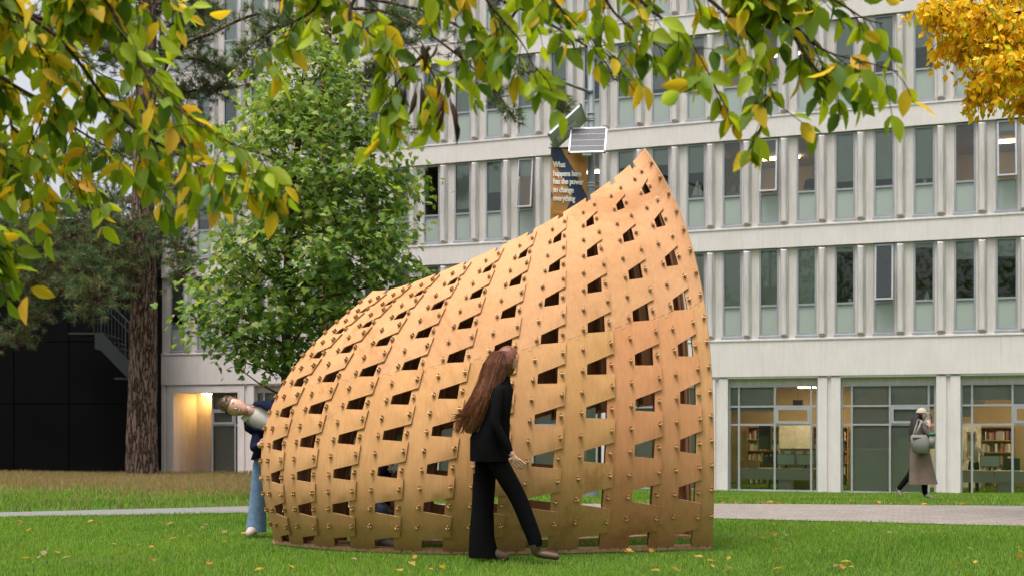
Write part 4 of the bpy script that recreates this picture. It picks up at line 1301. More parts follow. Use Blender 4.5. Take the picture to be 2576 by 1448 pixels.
for (x, y, dy, rr) in clusters:
    p = mp(x, y, dy)
    axis_p = min(tp, key=lambda q: abs(q.z - (p.z - .45*rr - .1)))
    out = (p - mp(750, y)).normalized() if (p - mp(750, y)).length > .05 else Vector((0, -1, 0))
    bm_.append((axis_p, p, rr))
    nl = mr.randint(11, 17)
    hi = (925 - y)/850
    for q in range(nl):
        off = Vector((mr.gauss(0, .15), mr.gauss(0, .15), mr.gauss(0, .12)))
        lp.append(tuple(p + off))
        d = (out*.5 + Vector((mr.gauss(0, .6), mr.gauss(0, .6), mr.gauss(-.25, .5)))).normalized(); la.append(tuple(d))
        ln_.append(tuple((out*.55 + Vector((0, -.15, .75)) + Vector((mr.gauss(0, .45), mr.gauss(0, .45), mr.gauss(0, .4)))).normalized()))
        z = mr.random()
        lsz.append(mr.uniform(.085, .13)*(1.0 if y > 250 else .8))
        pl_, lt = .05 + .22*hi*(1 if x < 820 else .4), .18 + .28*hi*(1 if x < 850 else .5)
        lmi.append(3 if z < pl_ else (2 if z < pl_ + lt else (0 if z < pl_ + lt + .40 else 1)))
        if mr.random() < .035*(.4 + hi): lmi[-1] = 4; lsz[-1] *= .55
lp, la, ln_, lsz, lmi = map(np.array, (lp, la, ln_, lsz, lmi))
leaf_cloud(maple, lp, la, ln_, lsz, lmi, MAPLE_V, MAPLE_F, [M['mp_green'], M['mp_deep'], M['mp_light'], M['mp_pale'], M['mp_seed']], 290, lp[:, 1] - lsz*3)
bb = sorted(bm_, key=lambda q: -q[2])
for k, (a, p, rr) in enumerate(bb[:46:1]):
    mid = (a + p)/2 + Vector((0, 0, -.06))
    b = MB(); b.tube([q - ML for q in smooth_path([a, mid, p], 3)], [.024, .02, .016, .012, .009, .006, .004], 5, caps=False); b.build('branch', M['bark2'], maple)
tw = MB()
for (a, p, rr) in bb[46::2]:
    s = a.lerp(p, .45); tw.tube([q - ML for q in (s, (s + p)/2 + Vector((0, 0, -.03)), p)], [.008, .006, .003], 4, caps=False)
o = tw.build('twigs', M['bark2'], maple); tag(o, kind='stuff')
# the low limb at the left of the trunk
for pts in ([mp(722, 958), mp(690, 925), mp(650, 890), mp(560, 830), mp(500, 800)], [mp(722, 930), mp(740, 860), mp(790, 800), mp(850, 770)]):
    b = MB(); P = smooth_path(pts, 3); b.tube([q - ML for q in P], [.03*(1 - k/len(P)) + .004 for k in range(len(P))], 6); b.build('branch', M['bark2'], maple)

# ------------------------------------------------------------------ pines
def needle_mesh(name, tufts, parent, L0=.15, npt=26, wd=.0065, mixd=(.62, .30, .08)):
    "tufts: list of (point, direction, scale)"
    P = np.array([tuple(t[0]) for t in tufts]); D = np.array([tuple(t[1]) for t in tufts]); S = np.array([t[2] for t in tufts])
    D /= np.linalg.norm(D, axis=1, keepdims=True)
    n = len(P)
    N = n*npt
    p = np.repeat(P, npt, 0); d = np.repeat(D, npt, 0); s = np.repeat(S, npt)
    r = unit(N)
    dd = d*rng.uniform(.15, 1.0, N)[:, None] + r*.85
    dd /= np.linalg.norm(dd, axis=1, keepdims=True)
    p = p + d*(rng.uniform(-.5, .5, N)*.13*s)[:, None]
    L = L0*s*rng.uniform(.7, 1.15, N)
    tip = p + dd*L[:, None]; tip[:, 2] -= L*.12
    sd = np.cross(dd, unit(N)); sd /= np.linalg.norm(sd, axis=1, keepdims=True) + 1e-9
    w = (wd/2*rng.uniform(.7, 1.4, N))[:, None]
    V = np.stack([p - sd*w, p + sd*w, tip], 1).reshape(-1, 3) - np.array(parent.location)
    F = np.arange(N*3).reshape(-1, 3)
    tm = rng.choice(3, size=n, p=mixd)
    mi = np.repeat(tm, npt); fl = rng.uniform(0, 1, N) < .2; mi = np.where(fl, rng.choice(3, size=N, p=mixd), mi)
    o = link(name, np_mesh(name, V, F, [M['needle'], M['needle2'], M['needle3']], mi), parent)
    tag(o, kind='stuff')
    return o

def pine(name, label, base, trunk_pts, r0, limbs, dens=1.7, nd=34, L0=.21, wd=.013):
    t = empty(name, base, 0, label, 'tree')
    o = Vector(base)
    P = smooth_path(trunk_pts, 6)
    n = len(P)
    b = MB()
    b.tube([p - o for p in P], [r0*(1 + .28*math.exp(-k*1.0)) * (1 - .55*k/n) for k in range(n)], 26, wob=.035)
    b.build('trunk', M['bark'], t, True)
    pr = random.Random(hash(label) % 1000 if False else len(label))
    tufts = []
    for (pts, rad, nt, spread) in limbs:
        Q = smooth_path(pts, 6); m = len(Q)
        b = MB(); b.tube([p - o for p in Q], [rad*(1 - .8*k/m) for k in range(m)], 7, wob=.06); b.build('branch', M['bark'], t, True)
        tw = MB()
        for _ in range(int(nt*dens)):
            f = pr.random()**.75
            k = min(m-1, int((.18 + .82*f)*m))
            q = Q[k]
            d = Vector((pr.gauss(0, 1), pr.gauss(0, 1), pr.gauss(.1, .6))).normalized()
            ln = pr.uniform(.25, 1.0)*spread
            e = q + d*ln
            tufts.append((e, (d + Vector((0, 0, .35))), pr.uniform(.8, 1.2)))
            if pr.random() < .5: tufts.append((q + d*ln*.6 + Vector((pr.gauss(0, .1), pr.gauss(0, .1), pr.gauss(0, .08))), d + Vector((0, 0, .3)), pr.uniform(.7, 1.1)))
            tw.tube([x - o for x in (q, q + d*ln*.5 + Vector((0, 0, -.05)), e)], [.014, .009, .005], 4, caps=False)
        if tw.v: tag(tw.build('twigs', M['bark'], t), kind='stuff')
    needle_mesh('needles', tufts, t, L0, nd, wd)
    return t
D1 = 33.0
def q1(x, y, dy=0): return at(x, y, D1 + dy)
b1 = q1(357, 1198); b1.z = gz(b1.x, D1) - .02
limbs1 = []
for pts, rad, nt, sp_ in [
    ([(357, 560, 0), (300, 600, -.8), (230, 640, -1.4), (190, 700, -1.8)], .09, 130, 1.0),
    ([(357, 560, 0), (280, 560, -.4), (160, 600, -.8), (40, 640, -1.0)], .09, 150, 1.0),
    ([(357, 610, 0), (290, 650, -1.2), (250, 720, -2.0), (225, 760, -2.2)], .08, 120, .85),
    ([(360, 560, 0), (400, 560, -1.0), (440, 620, -1.6), (450, 690, -1.9)], .08, 95, .7),
    ([(357, 520, 0), (300, 500, .4), (200, 520, .8), (60, 560, 1.2)], .08, 130, 1.0),
    ([(357, 640, 0), (250, 640, 1.2), (130, 690, 2.0), (30, 740, 2.4)], .07, 120, 1.0),
    ([(355, 680, 0), (200, 700, 2.0), (90, 800, 3.0), (30, 850, 3.2)], .06, 70, .8),
    ([(360, 480, 0), (400, 450, -.8), (450, 470, -1.4), (470, 520, -1.6)], .07, 55, .7),
    ([(362, 430, 0), (430, 380, .4), (500, 330, .8)], .07, 70, .7),
    ([(362, 330, 0), (430, 140, -.2), (540, 80, -.3), (640, 38, -.4), (700, 45, -.5)], .085, 26, .5),
    ([(430, 145, 0), (500, 150, .3), (560, 170, .5), (640, 190, .6)], .06, 60, .55),
    ([(362, 300, 0), (420, 250, .5), (480, 230, .8), (560, 220, 1.0)], .07, 90, .7),
    ([(365, 220, 0), (300, 150, .6), (200, 100, 1.0), (60, 60, 1.4)], .08, 130, .9),
    ([(365, 180, 0), (420, 120, .6), (480, 70, 1.0), (520, 20, 1.2)], .07, 110, .8),
    ([(365, 120, 0), (280, 50, .6), (180, 0, 1.0)], .07, 90, .9),
    ([(365, 60, 0), (430, 0, .6), (480, -60, 1.0)], .07, 90, .9),
    ([(362, 400, 0), (300, 380, .8), (200, 400, 1.4), (100, 430, 1.8)], .07, 80, .8),
    ([(362, 380, 0), (350, 330, 1.2), (330, 250, 2.4)], .06, 70, .9),
]:
    limbs1.append(([q1(*p) for p in pts], rad, nt, sp_))
pine('pine_tree', 'large old pine with thick furrowed trunk beside the black annex', b1, [b1 - Vector((0, 0, .15)), q1(357, 1080), q1(360, 900), q1(362, 700), q1(360, 520), q1(366, 250), q1(372, 0), q1(375, -300)], .44, limbs1)
D2 = 29.0
def q2(x, y, dy=0): return at(x, y, D2 + dy)
b2 = q2(828, 1200); b2.z = gz(b2.x, D2) - .02
limbs2 = []
for pts, rad, nt, sp_ in [
    ([(822, 240, 0), (900, 200, -.3), (960, 150, -.5), (1000, 110, -.6)], .085, 26, .5),
    ([(820, 90, 0), (760, 20, .2), (700, -60, .3)], .10, 40, .7),
    ([(940, 175, -.4), (925, 200, -.6), (905, 260, -.8)], .05, 10, .4),
    ([(818, 330, 0), (950, 330, -.8), (1040, 325, -1.2), (1075, 320, -1.3)], .04, 10, .25),
    ([(818, 20, 0), (1000, 40, -.5), (1200, 180, -1.0), (1290, 290, -1.2)], .05, 50, .42),
    ([(818, -20, 0), (1100, 40, -.5), (1350, 200, -1.0), (1420, 270, -1.2)], .05, 42, .38),
    ([(818, -60, 0), (1200, -20, -.5), (1480, 120, -1.0), (1545, 200, -1.2)], .05, 24, .35),
    ([(820, 120, 0), (900, 90, .5), (980, 60, .8), (1060, 60, 1.0)], .06, 60, .6),
    ([(820, 60, 0), (720, 60, .4), (660, 90, .6), (600, 150, .8)], .06, 40, .5),
]:
    limbs2.append(([q2(*p) for p in pts], rad, nt, sp_))
pine('pine_tree', 'second pine with slimmer dark trunk rising behind the maple', b2, [b2 - Vector((0, 0, .15)), q2(826, 1000), q2(824, 760), q2(826, 600), q2(822, 400), q2(820, 200), q2(816, 0), q2(812, -250)], .27, limbs2)

# ------------------------------------------------------------------ golden tree at the upper right
GD = 13.5
gb = Vector((8.6, GD + .6, 0))
gold = empty('golden_tree', gb, 0, 'tree in bright golden autumn leaf at the upper right', 'tree')
def gp(x, y, dy=0): return at(x, y, GD + dy)
b = MB(); P = smooth_path([gb - Vector((0, 0, .1)), gb + Vector((-.05, 0, 1.6)), gb + Vector((-.3, -.1, 3.4)), gb + Vector((-.5, -.2, 6.5))], 5)
b.tube([p - gb for p in P], [.16*(1 - .7*k/len(P)) for k in range(len(P))], 10, wob=.04); b.build('trunk', M['bark2'], gold, True)
GB = [[(2980, 300, .4), (2800, 120, .2), (2600, 40, 0), (2440, 20, -.2), (2330, 10, -.2)], [(2980, 350, .4), (2800, 220, .2), (2620, 120, 0), (2480, 110, 0), (2390, 105, 0)],
      [(2980, 380, .4), (2780, 270, .2), (2620, 190, .1), (2520, 200, 0), (2460, 215, 0)], [(2950, 200, .6), (2750, 20, .4), (2560, -40, .4), (2400, -40, .4)],
      [(2950, 300, .2), (2760, 160, -.4), (2600, 150, -.6), (2500, 150, -.6)], [(2980, 420, .4), (2800, 320, .3), (2680, 250, .2), (2590, 235, .2)],
      [(2900, 250, .8), (2700, 80, .9), (2550, 60, .9), (2420, 70, .8)]]
lp, la, ln_, lsz, lmi = [], [], [], [], []
gr = random.Random(9)
for pts in GB:
    Q = smooth_path([gp(*p) for p in pts], 10)
    b = MB(); b.tube([p - gb for p in Q], [max(.004, .035*(1 - k/len(Q))) for k in range(len(Q))], 6); b.build('branch', M['twig'], gold, True)
    tw = MB()
    for k in range(6, len(Q)):
        for _ in range(6):
            d = Vector((gr.gauss(0, .8), gr.gauss(0, .8), gr.gauss(-.15, .6))).normalized()
            ln = gr.uniform(.12, .42)
            pts_ = [Q[k]]
            for q in range(5):
                d = (d + Vector((0, 0, -.22))).normalized(); pts_.append(pts_[-1] + d*ln/5)
            tw.tube([p - gb for p in pts_], [.003]*6, 3, caps=False)
            for q in range(gr.randint(7, 11)):
                t = pts_[gr.randint(1, 5)] + Vector((gr.gauss(0, .03), gr.gauss(0, .03), gr.gauss(0, .03)))
                lp.append(tuple(t)); la.append((gr.gauss(0, .5), gr.gauss(0, .5), gr.gauss(-.75, .45)))
                ln_.append((gr.gauss(0, .6), gr.gauss(-.7, .5), gr.gauss(.4, .5))); lsz.append(gr.uniform(.07, .115))
                z = gr.random(); lmi.append(0 if z < .52 else (1 if z < .88 else 2))
    tag(tw.build('twigs', M['twig'], gold), kind='stuff')
lp, la, ln_, lsz, lmi = map(np.array, (lp, la, ln_, lsz, lmi))
ix = lp[:, 0]*FPX/lp[:, 1] + CX; vis = (ix < 2590) & (YH - (lp[:, 2] - HC)*FPX/lp[:, 1] > -10)
leaf_cloud(gold, lp, la, ln_, lsz, lmi, SMALL_V, SMALL_F, [M['gold'], M['gold2'], M['lf_lime']], 290, np.where(vis, lp[:, 1] - lsz*4, 99))

# ------------------------------------------------------------------ people
def skin_body(nodes, edges, root, sub=2):
    names = list(nodes)
    me = bpy.data.meshes.new('skeleton')
    me.from_pydata([nodes[k][0] for k in names], [(names.index(a), names.index(b)) for a, b in edges], [])
    ob = bpy.data.objects.new('skeleton', me); COL.objects.link(ob)
    sk = ob.modifiers.new('skin', 'SKIN'); sk.use_smooth_shade = True; sk.branch_smoothing = .4
    for i, k in enumerate(names):
        r = nodes[k][1]
        me.skin_vertices[0].data[i].radius = r if isinstance(r, tuple) else (r, r)
        me.skin_vertices[0].data[i].use_root = (k == root)
    ss = ob.modifiers.new('sub', 'SUBSURF'); ss.levels = ss.render_levels = sub
    bpy.context.view_layer.update()
    out = bpy.data.meshes.new_from_object(ob.evaluated_get(bpy.context.evaluated_depsgraph_get()))
    bpy.data.objects.remove(ob)
    return out

def head_parts(c, up, fwd, h):
    "a head with jaw, nose, eyes, brows, mouth and ears; materials 0 skin 1 lip 2 eye 3 iris 4 brow"
    up = Vector(up).normalized(); fwd = Vector(fwd); fwd = (fwd - up*fwd.dot(up)).normalized(); rt = fwd.cross(up)
    k = h/2
    def T(x, y, z): return Vector(c) + (rt*x + fwd*y + up*z)*k
    b = MB(); n, m = 22, 16
    def shape(x, y, z, g=1.0):
        x *= .66*g; y *= .80*g; z *= g
        if z < 0:
            x *= 1 - .30*(-z)**1.3
            if y < 0: y *= 1 - .45*(-z)
        if y > .45: y = .45 + (y - .45)*.72
        if y > .3 and -.9 < z < -.6: y += .05
        return x, y, z
    vs = []
    for i in range(m+1):
        th = math.pi*i/m
        for q in range(n):
            a = 2*math.pi*q/n
            vs.append(T(*shape(math.sin(th)*math.cos(a), math.sin(th)*math.sin(a), math.cos(th))))
    fs = [(i*n+q, (i+1)*n+q, (i+1)*n+(q+1) % n, i*n+(q+1) % n) for i in range(m) for q in range(n)]
    b.add(vs, fs, 0)
    b.add([T(0, .60, .16), T(-.11, .60, -.20), T(.11, .60, -.20), T(0, .86, -.16), T(0, .72, -.24)], [(0, 1, 3), (0, 3, 2), (1, 4, 3), (3, 4, 2), (0, 2, 1)], 0)
    Mx = Matrix(((rt.x, fwd.x, up.x), (rt.y, fwd.y, up.y), (rt.z, fwd.z, up.z)))
    for s in (-1, 1):
        b.ball(T(s*.25, .56, .04), .10*k, 10, 2, (1, .6, .55), Mx); b.ball(T(s*.25, .61, .035), .075*k, 8, 3, (1, .6, .8), Mx)
        b.ball(T(s*.27, .60, .20), .18*k, 8, 4, (1, .35, .24), Mx)
        b.ball(T(s*.62, -.05, -.02), .20*k, 10, 0, (.30, .62, 1.05), Mx)
    b.ball(T(0, .575, -.46), .27*k, 10, 1, (1, .30, .24), Mx); b.ball(T(0, .60, -.45), .21*k, 10, 2, (1, .30, .14), Mx)
    return b, T, shape

def hair_mesh(T, shape, keep, g):
    b = MB(); n, m = 28, 20
    vs, ok = [], []
    for i in range(m+1):
        th = math.pi*i/m
        for q in range(n):
            a = 2*math.pi*q/n
            d = (math.sin(th)*math.cos(a), math.sin(th)*math.sin(a), math.cos(th))
            gg = g(*d) * (1 + .03*math.sin(9*a + 5*th) + random.uniform(-.015, .015))
            p = shape(*d); vs.append(T(p[0]*gg, p[1]*gg, p[2]*gg)); ok.append(keep(*d))
    fs = [(i*n+q, (i+1)*n+q, (i+1)*n+(q+1) % n, i*n+(q+1) % n) for i in range(m) for q in range(n)]
    b.add(vs, [f for f in fs if all(ok[x] for x in f)])
    return b

def loft(rings, n=20, wob=0):
    "rings: (centre, half-axis a, half-axis b) -> closed tube"
    b = MB(); vs = []
    for (c, A, B) in rings:
        c, A, B = Vector(c), Vector(A), Vector(B)
        for q in range(n):
            t = 2*math.pi*q/n
            vs.append(c + (A*math.cos(t) + B*math.sin(t))*(1 + wob*math.sin(5*t + c.z*9) + random.uniform(-wob, wob)*.4))
    m = len(rings)
    b.add(vs, [(i*n+q, i*n+(q+1) % n, (i+1)*n+(q+1) % n, (i+1)*n+q) for i in range(m-1) for q in range(n)])
    b.add(vs[:n], [tuple(range(n))[::-1]]); b.add(vs[-n:], [tuple(range(n))])
    return b

def hand_nodes(nodes, edges, wrist, tag_, palm, fwd, side, curl, s=1.0):
    "palm and five fingers, bent towards 'curl'"
    P = Vector(nodes[wrist][0]); fwd, side, curl = Vector(fwd).normalized(), Vector(side).normalized(), Vector(curl).normalized()
    nodes[tag_ + 'palm'] = (tuple(P + fwd*.055*s), .026*s); edges.append((wrist, tag_ + 'palm'))
    for k, (off, ln) in enumerate(((-.030, .066), (-.010, .076), (.010, .072), (.029, .058))):
        a = P + fwd*.085*s + side*off*s; c = a + (fwd*.75 + curl*.65)*ln*.5*s; d = c + (fwd*.05 + curl*1.0)*ln*.5*s
        for nm, q, r in (('a', a, .0105), ('b', c, .0095), ('c', d, .008)): nodes[f'{tag_}{k}{nm}'] = (tuple(q), r*s)
        edges += [(tag_ + 'palm', f'{tag_}{k}a'), (f'{tag_}{k}a', f'{tag_}{k}b'), (f'{tag_}{k}b', f'{tag_}{k}c')]
    a = P + fwd*.035*s - side*.036*s; c = a + (fwd*.6 - side*.35 + curl*.5)*.042*s
    nodes[tag_ + 'ta'] = (tuple(a), .012*s); nodes[tag_ + 'tb'] = (tuple(c), .0095*s)
    edges += [(tag_ + 'palm', tag_ + 'ta'), (tag_ + 'ta', tag_ + 'tb')]

def person(loc, nodes, edges, root, slots, rule, head, label, group=None):
    """nodes in metres from loc; slots: materials after the five head ones; rule(edge names) -> slot index;
    head: (centre, up, forward, height) joined to the same body mesh"""
    e = empty('person', loc, 0, label, 'person', group)
    body = skin_body(nodes, edges, root)
    segs = [(Vector(nodes[a][0]), Vector(nodes[b][0]), rule(a, b)) for a, b in edges]
    mats = [M['skin'], M['lip'], M['eye'], M['iris'], M['hairbrown']] + slots
    bd = MB()
    co = [v.co.copy() for v in body.vertices]
    mi = []
    for pl_ in body.polygons:
        c = pl_.center; best = 9; bi = 0
        for a, b_, s in segs:
            ab = b_ - a; t = max(0, min(1, (c - a).dot(ab)/max(ab.length_squared, 1e-9)))
            d = (c - a - ab*t).length
            if d < best: best, bi = d, s
        mi.append(bi)
    bd.v = [tuple(c) for c in co]; bd.f = [tuple(p.vertices) for p in body.polygons]; bd.m = mi
    T = shape = None
    if head:
        hb, T, shape = head_parts(*head)
        o = len(bd.v); bd.v += hb.v; bd.f += [tuple(o + i for i in f) for f in hb.f]; bd.m += hb.m
    bd.build('body', mats, e, True)
    return e, T, shape

# --- woman walking past the shell, long auburn hair, all in black
WY = 9.36
wx = (1222 - CX)*WY/FPX
nodes = {
 'pelvis': ((.02, 0, .95), .125), 'waist': ((.05, 0, 1.10), .10), 'chest': ((.085, 0, 1.27), .125), 'neckb': ((.115, 0, 1.40), .055), 'neck': ((.145, 0, 1.47), .045),
 'shn': ((.10, -.155, 1.355), .055), 'eln': ((.075, -.215, 1.09), .043), 'wrn': ((.195, -.225, .87), .028),
 'shf': ((.09, .155, 1.355), .055), 'elf': ((.0, .215, 1.10), .043), 'wrf': ((-.07, .215, .88), .028),
 'hn': ((.03, -.085, .90), .095), 'kn': ((.255, -.09, .52), .072), 'an': ((.40, -.09, .15), .062), 'hln': ((.385, -.09, .085), .035), 'ton': ((.58, -.09, .055), .028),
 'hf': ((.0, .085, .90), .098), 'kf': ((-.015, .08, .50), .082), 'cf': ((-.03, .08, .25), .085), 'af': ((-.04, .08, .08), .075), 'tof': ((.19, .08, .032), .030),
}
edges = [('pelvis','waist'),('waist','chest'),('chest','neckb'),('neckb','neck'),('chest','shn'),('shn','eln'),('eln','wrn'),('chest','shf'),('shf','elf'),('elf','wrf'),
 ('pelvis','hn'),('hn','kn'),('kn','an'),('an','hln'),('hln','ton'),('pelvis','hf'),('hf','kf'),('kf','cf'),('cf','af'),('af','tof')]
hand_nodes(nodes, edges, 'wrn', 'H', None, (.55, 0, -.85), (.8, 0, .5), (.75, .35, -.3))
hand_nodes(nodes, edges, 'wrf', 'G', None, (-.1, 0, -1), (.9, 0, -.1), (.5, -.4, -.5))
def rule(a, b):
    if b == 'ton' or b == 'tof' or b == 'hln': return 6
    if a[0] in 'HG' or b[0] in 'HG' or (a, b) == ('neckb', 'neck'): return 0
    return 5
wl_, T, shp = person((wx, WY, gz(wx, WY) + .0), nodes, edges, 'pelvis', [M['blackcloth'], M['shoebrown']], rule,
    ((.165, 0, 1.575), (.16, 0, 1), (.93, .38, -.08), .225), 'walking person in black with long auburn hair passing the plywood shell')
hb = hair_mesh(T, shp, lambda x, y, z: (y < .42 or z > .5), lambda x, y, z: 1.13 if z > 0 else 1.22)
hb.build('hair', M['hairred'], wl_, True)
lf = loft([((.11, 0, 1.66), (.05, 0, 0), (0, .07, 0)), ((.08, 0, 1.58), (.085, 0, 0), (0, .105, 0)), ((.05, 0, 1.46), (.085, 0, 0), (0, .125, 0)), ((.01, 0, 1.34), (.10, 0, 0), (0, .15, 0)),
           ((-.045, 0, 1.20), (.105, 0, 0), (0, .15, 0)), ((-.09, 0, 1.09), (.085, 0, 0), (0, .125, 0)), ((-.11, 0, 1.02), (.045, 0, 0), (0, .08, 0))], 26, .05)
lf.build('long_hair', M['hairred'], wl_, True)
hr = random.Random(6); b = MB()
for _ in range(420):
    a = hr.uniform(0, 6.283); r1 = hr.uniform(.75, 1.12)
    pts_ = []
    for (cx_, cz_, rx_, ry_) in ((.125, 1.66, .06, .08), (.085, 1.56, .095, .115), (.05, 1.44, .095, .13), (.0, 1.30, .11, .155), (-.05 + hr.uniform(-.03, .02), 1.18, .115, .15), (-.10 + hr.uniform(-.08, .05), 1.08 + hr.uniform(-.07, .09), .10, .13)):
        pts_.append((cx_ + math.cos(a)*rx_*r1 + hr.gauss(0, .006), math.sin(a)*ry_*r1 + hr.gauss(0, .006), cz_))
    b.tube(smooth_path(pts_, 2), [.0022]*11, 3, caps=False)
tag(b.build('hair_strands', M['hairred'], wl_), kind='stuff')
# trouser hem and coat skirt
lf = loft([((-.01, .08, .70), (.092, 0, 0), (0, .09, 0)), ((-.025, .08, .42), (.088, 0, 0), (0, .088, 0)), ((-.035, .08, .2), (.10, 0, 0), (0, .095, 0)), ((-.02, .08, .035), (.12, 0, 0), (0, .10, 0))], 18, .03); lf.build('trouser_leg', M['blackcloth'], wl_, True)
lf = loft([((.14, 0, 1.455), (.05, 0, 0), (0, .055, 0)), ((.125, 0, 1.41), (.07, 0, 0), (0, .09, 0)), ((.105, 0, 1.36), (.115, 0, 0), (0, .165, 0)), ((.07, 0, 1.15), (.125, 0, 0), (0, .155, 0)), ((.03, 0, .98), (.155, 0, 0), (0, .175, 0)), ((.05, 0, .80), (.18, 0, 0), (0, .185, 0))], 22, .03); lf.build('jacket', M['blackcloth'], wl_, True)

# --- man leaning out from behind the nose of the shell
MX, MY = -2.42, 11.55
MSH = .05                                                  # the whole figure stands this much further right
mz = gz(MX, MY)
def mm(x, y, z): return (x - MX + MSH, y - MY, z - mz)
nodes = {
 'pelvis': (mm(-2.33, 11.55, .93), .15), 'waist': (mm(-2.36, 11.48, 1.05), .135), 'chest': (mm(-2.385, 11.40, 1.155), .15), 'neckb': (mm(-2.475, 11.33, 1.195), .068), 'neck': (mm(-2.60, 11.275, 1.235), .060),
 'shu': (mm(-2.30, 11.38, 1.31), .075), 'elu': (mm(-2.08, 11.35, 1.22), .055), 'wru': (mm(-1.95, 11.32, 1.05), .035),
 'shl': (mm(-2.455, 11.36, 1.03), .07), 'ell': (mm(-2.475, 11.22, .86), .052), 'wrl': (mm(-2.385, 11.02, .90), .034),
 'hn': (mm(-2.45, 11.56, .86), .105), 'kn': (mm(-2.50, 11.55, .48), .078), 'an': (mm(-2.535, 11.58, .09), .072), 'ton': (mm(-2.58, 11.40, .032), .036),
 'hf': (mm(-2.22, 11.57, .86), .105), 'kf': (mm(-2.18, 11.5, .48), .078), 'af': (mm(-2.12, 11.56, .09), .07), 'tof': (mm(-2.12, 11.40, .035), .038),
}
edges = [('pelvis','waist'),('waist','chest'),('chest','neckb'),('neckb','neck'),('chest','shu'),('shu','elu'),('elu','wru'),('chest','shl'),('shl','ell'),('ell','wrl'),
 ('pelvis','hn'),('hn','kn'),('kn','an'),('an','ton'),('pelvis','hf'),('hf','kf'),('kf','af'),('af','tof')]
hand_nodes(nodes, edges, 'wrl', 'H', None, (.62, -.75, .12), (.1, .1, -1), (.95, .35, 0), 1.05)
hand_nodes(nodes, edges, 'wru', 'G', None, (.5, 0, -.8), (.8, 0, .5), (.3, .8, -.3))
def rule(a, b):
    if b in ('ton', 'tof'): return 7
    if a[0] in 'HG' or b[0] in 'HG' or b == 'neck': return 0
    if a in ('hn', 'kn', 'hf', 'kf') or b in ('hn', 'hf'): return 6
    return 5
man, T, shp = person((MX, MY, mz), nodes, edges, 'pelvis', [M['navyknit'], M['denim'], M['shoe']], rule,
    (mm(-2.655, 11.25, 1.255), (-.93, -.05, .36), (.10, -.96, -.16), .25), 'smiling man leaning sideways out from behind the plywood shell')
hb = hair_mesh(T, shp, lambda x, y, z: (z > .40 or (y < .30 and z > -.05) or (y < -.3 and z > -.5)), lambda x, y, z: 1.035 + .10*max(0, z) + .26*max(0, z - .35)*max(0, y + .6))
hb.build('hair', M['hairbrown'], man, True)
hr = random.Random(8); b = MB()
for _ in range(260):
    th = math.acos(hr.uniform(.22, 1.0)); a = hr.uniform(0, 6.283)
    d = (math.sin(th)*math.cos(a), math.sin(th)*math.sin(a), math.cos(th))
    if d[2] < .55: continue
    p = shp(*d); g0 = 1.05; L = .10 + .22*max(0, d[2])*max(0, d[1] + .6)
    q0 = T(p[0]*g0, p[1]*g0, p[2]*g0); q1_ = T(p[0]*(g0 + L*.7) + hr.gauss(0, .04), p[1]*(g0 + L*.6) + .03, p[2]*(g0 + L) + .03); q2_ = T(p[0]*(g0 + L) + .10 + hr.gauss(0, .07), p[1]*(g0 + L*.7) - .10, p[2]*(g0 + L*1.1) + .05)
    b.tube([q0, q1_, q2_], [.0045, .0035, .001], 4, caps=False)
tag(b.build('hair_strands', M['hairbrown'], man), kind='stuff')
# shirt front between the open cardigan edges, and collar
cr = Vector((.42, 0, .91)).normalized()                 # across the chest, square to the leaning spine
ax = Vector((-.91, -.12, .42)).normalized()               # along the spine
def mv(x, y, z): return Vector(mm(x, y, z))
c0 = mv(-2.435, 11.36, 1.15)
lf = loft([(c0 + ax*.15, cr*.068, Vector((0, .062, 0))), (c0 + ax*.12, cr*.095, Vector((0, .075, 0))), (c0 + ax*.06, cr*.125, Vector((0, .095, 0))), (c0 - ax*.08, cr*.14, Vector((0, .10, 0))), (c0 - ax*.20, cr*.13, Vector((0, .10, 0)))], 20, .03)
lf.build('shirt', M['shirt'], man, True)
for s_ in (-1, 1):
    c = c0 + ax*.125 + cr*.045*s_ + Vector((0, -.075, 0))
    b = MB(); b.obox(c, (cr + ax*.5*s_).normalized()*.042, (ax - cr*.5*s_).normalized()*.026, Vector((0, -1, 0))*.006); b.build('collar', M['shirt'], man)
# cardigan: a back shell and two fronts that leave the shirt open
for (a0, a1) in ((math.pi*.42, math.pi*1.58),):
    pass
b = MB(); vs = []; n = 22
rings = [(c0 + ax*.115, .115, .09), (c0 + ax*.06, .165, .12), (c0 - ax*.05, .185, .14), (c0 - ax*.17, .18, .145), (mv(-2.37, 11.50, .90), .17, .15), (mv(-2.40, 11.53, .78), .165, .15)]
for k, (c, ra, rb) in enumerate(rings):
    t = k/(len(rings) - 1)
    A = cr.lerp(Vector((.98, 0, .2)), t).normalized()
    gapa = .78 - .45*t                                     # opening towards the camera narrows at the hem
    for q in range(n):
        an = -math.pi/2 + gapa + (2*math.pi - 2*gapa)*q/(n - 1)
        vs.append(c + A*ra*math.cos(an) + Vector((0, 1, 0))*rb*math.sin(an))
b.add(vs, [(i*n+q, i*n+q+1, (i+1)*n+q+1, (i+1)*n+q) for i in range(len(rings)-1) for q in range(n-1)])
o = b.build('cardigan', M['navyknit'], man, True); sm = o.modifiers.new('s', 'SOLIDIFY'); sm.thickness = .012
lf = loft([(mm(-2.475, 11.555, .72), (.085, 0, 0), (0, .085, 0)), (mm(-2.495, 11.55, .5), (.082, 0, 0), (0, .082, 0)), (mm(-2.52, 11.56, .25), (.085, 0, 0), (0, .085, 0)), (mm(-2.535, 11.57, .05), (.10, 0, 0), (0, .10, 0))], 16, .03); lf.build('trouser_leg', M['denim'], man, True)

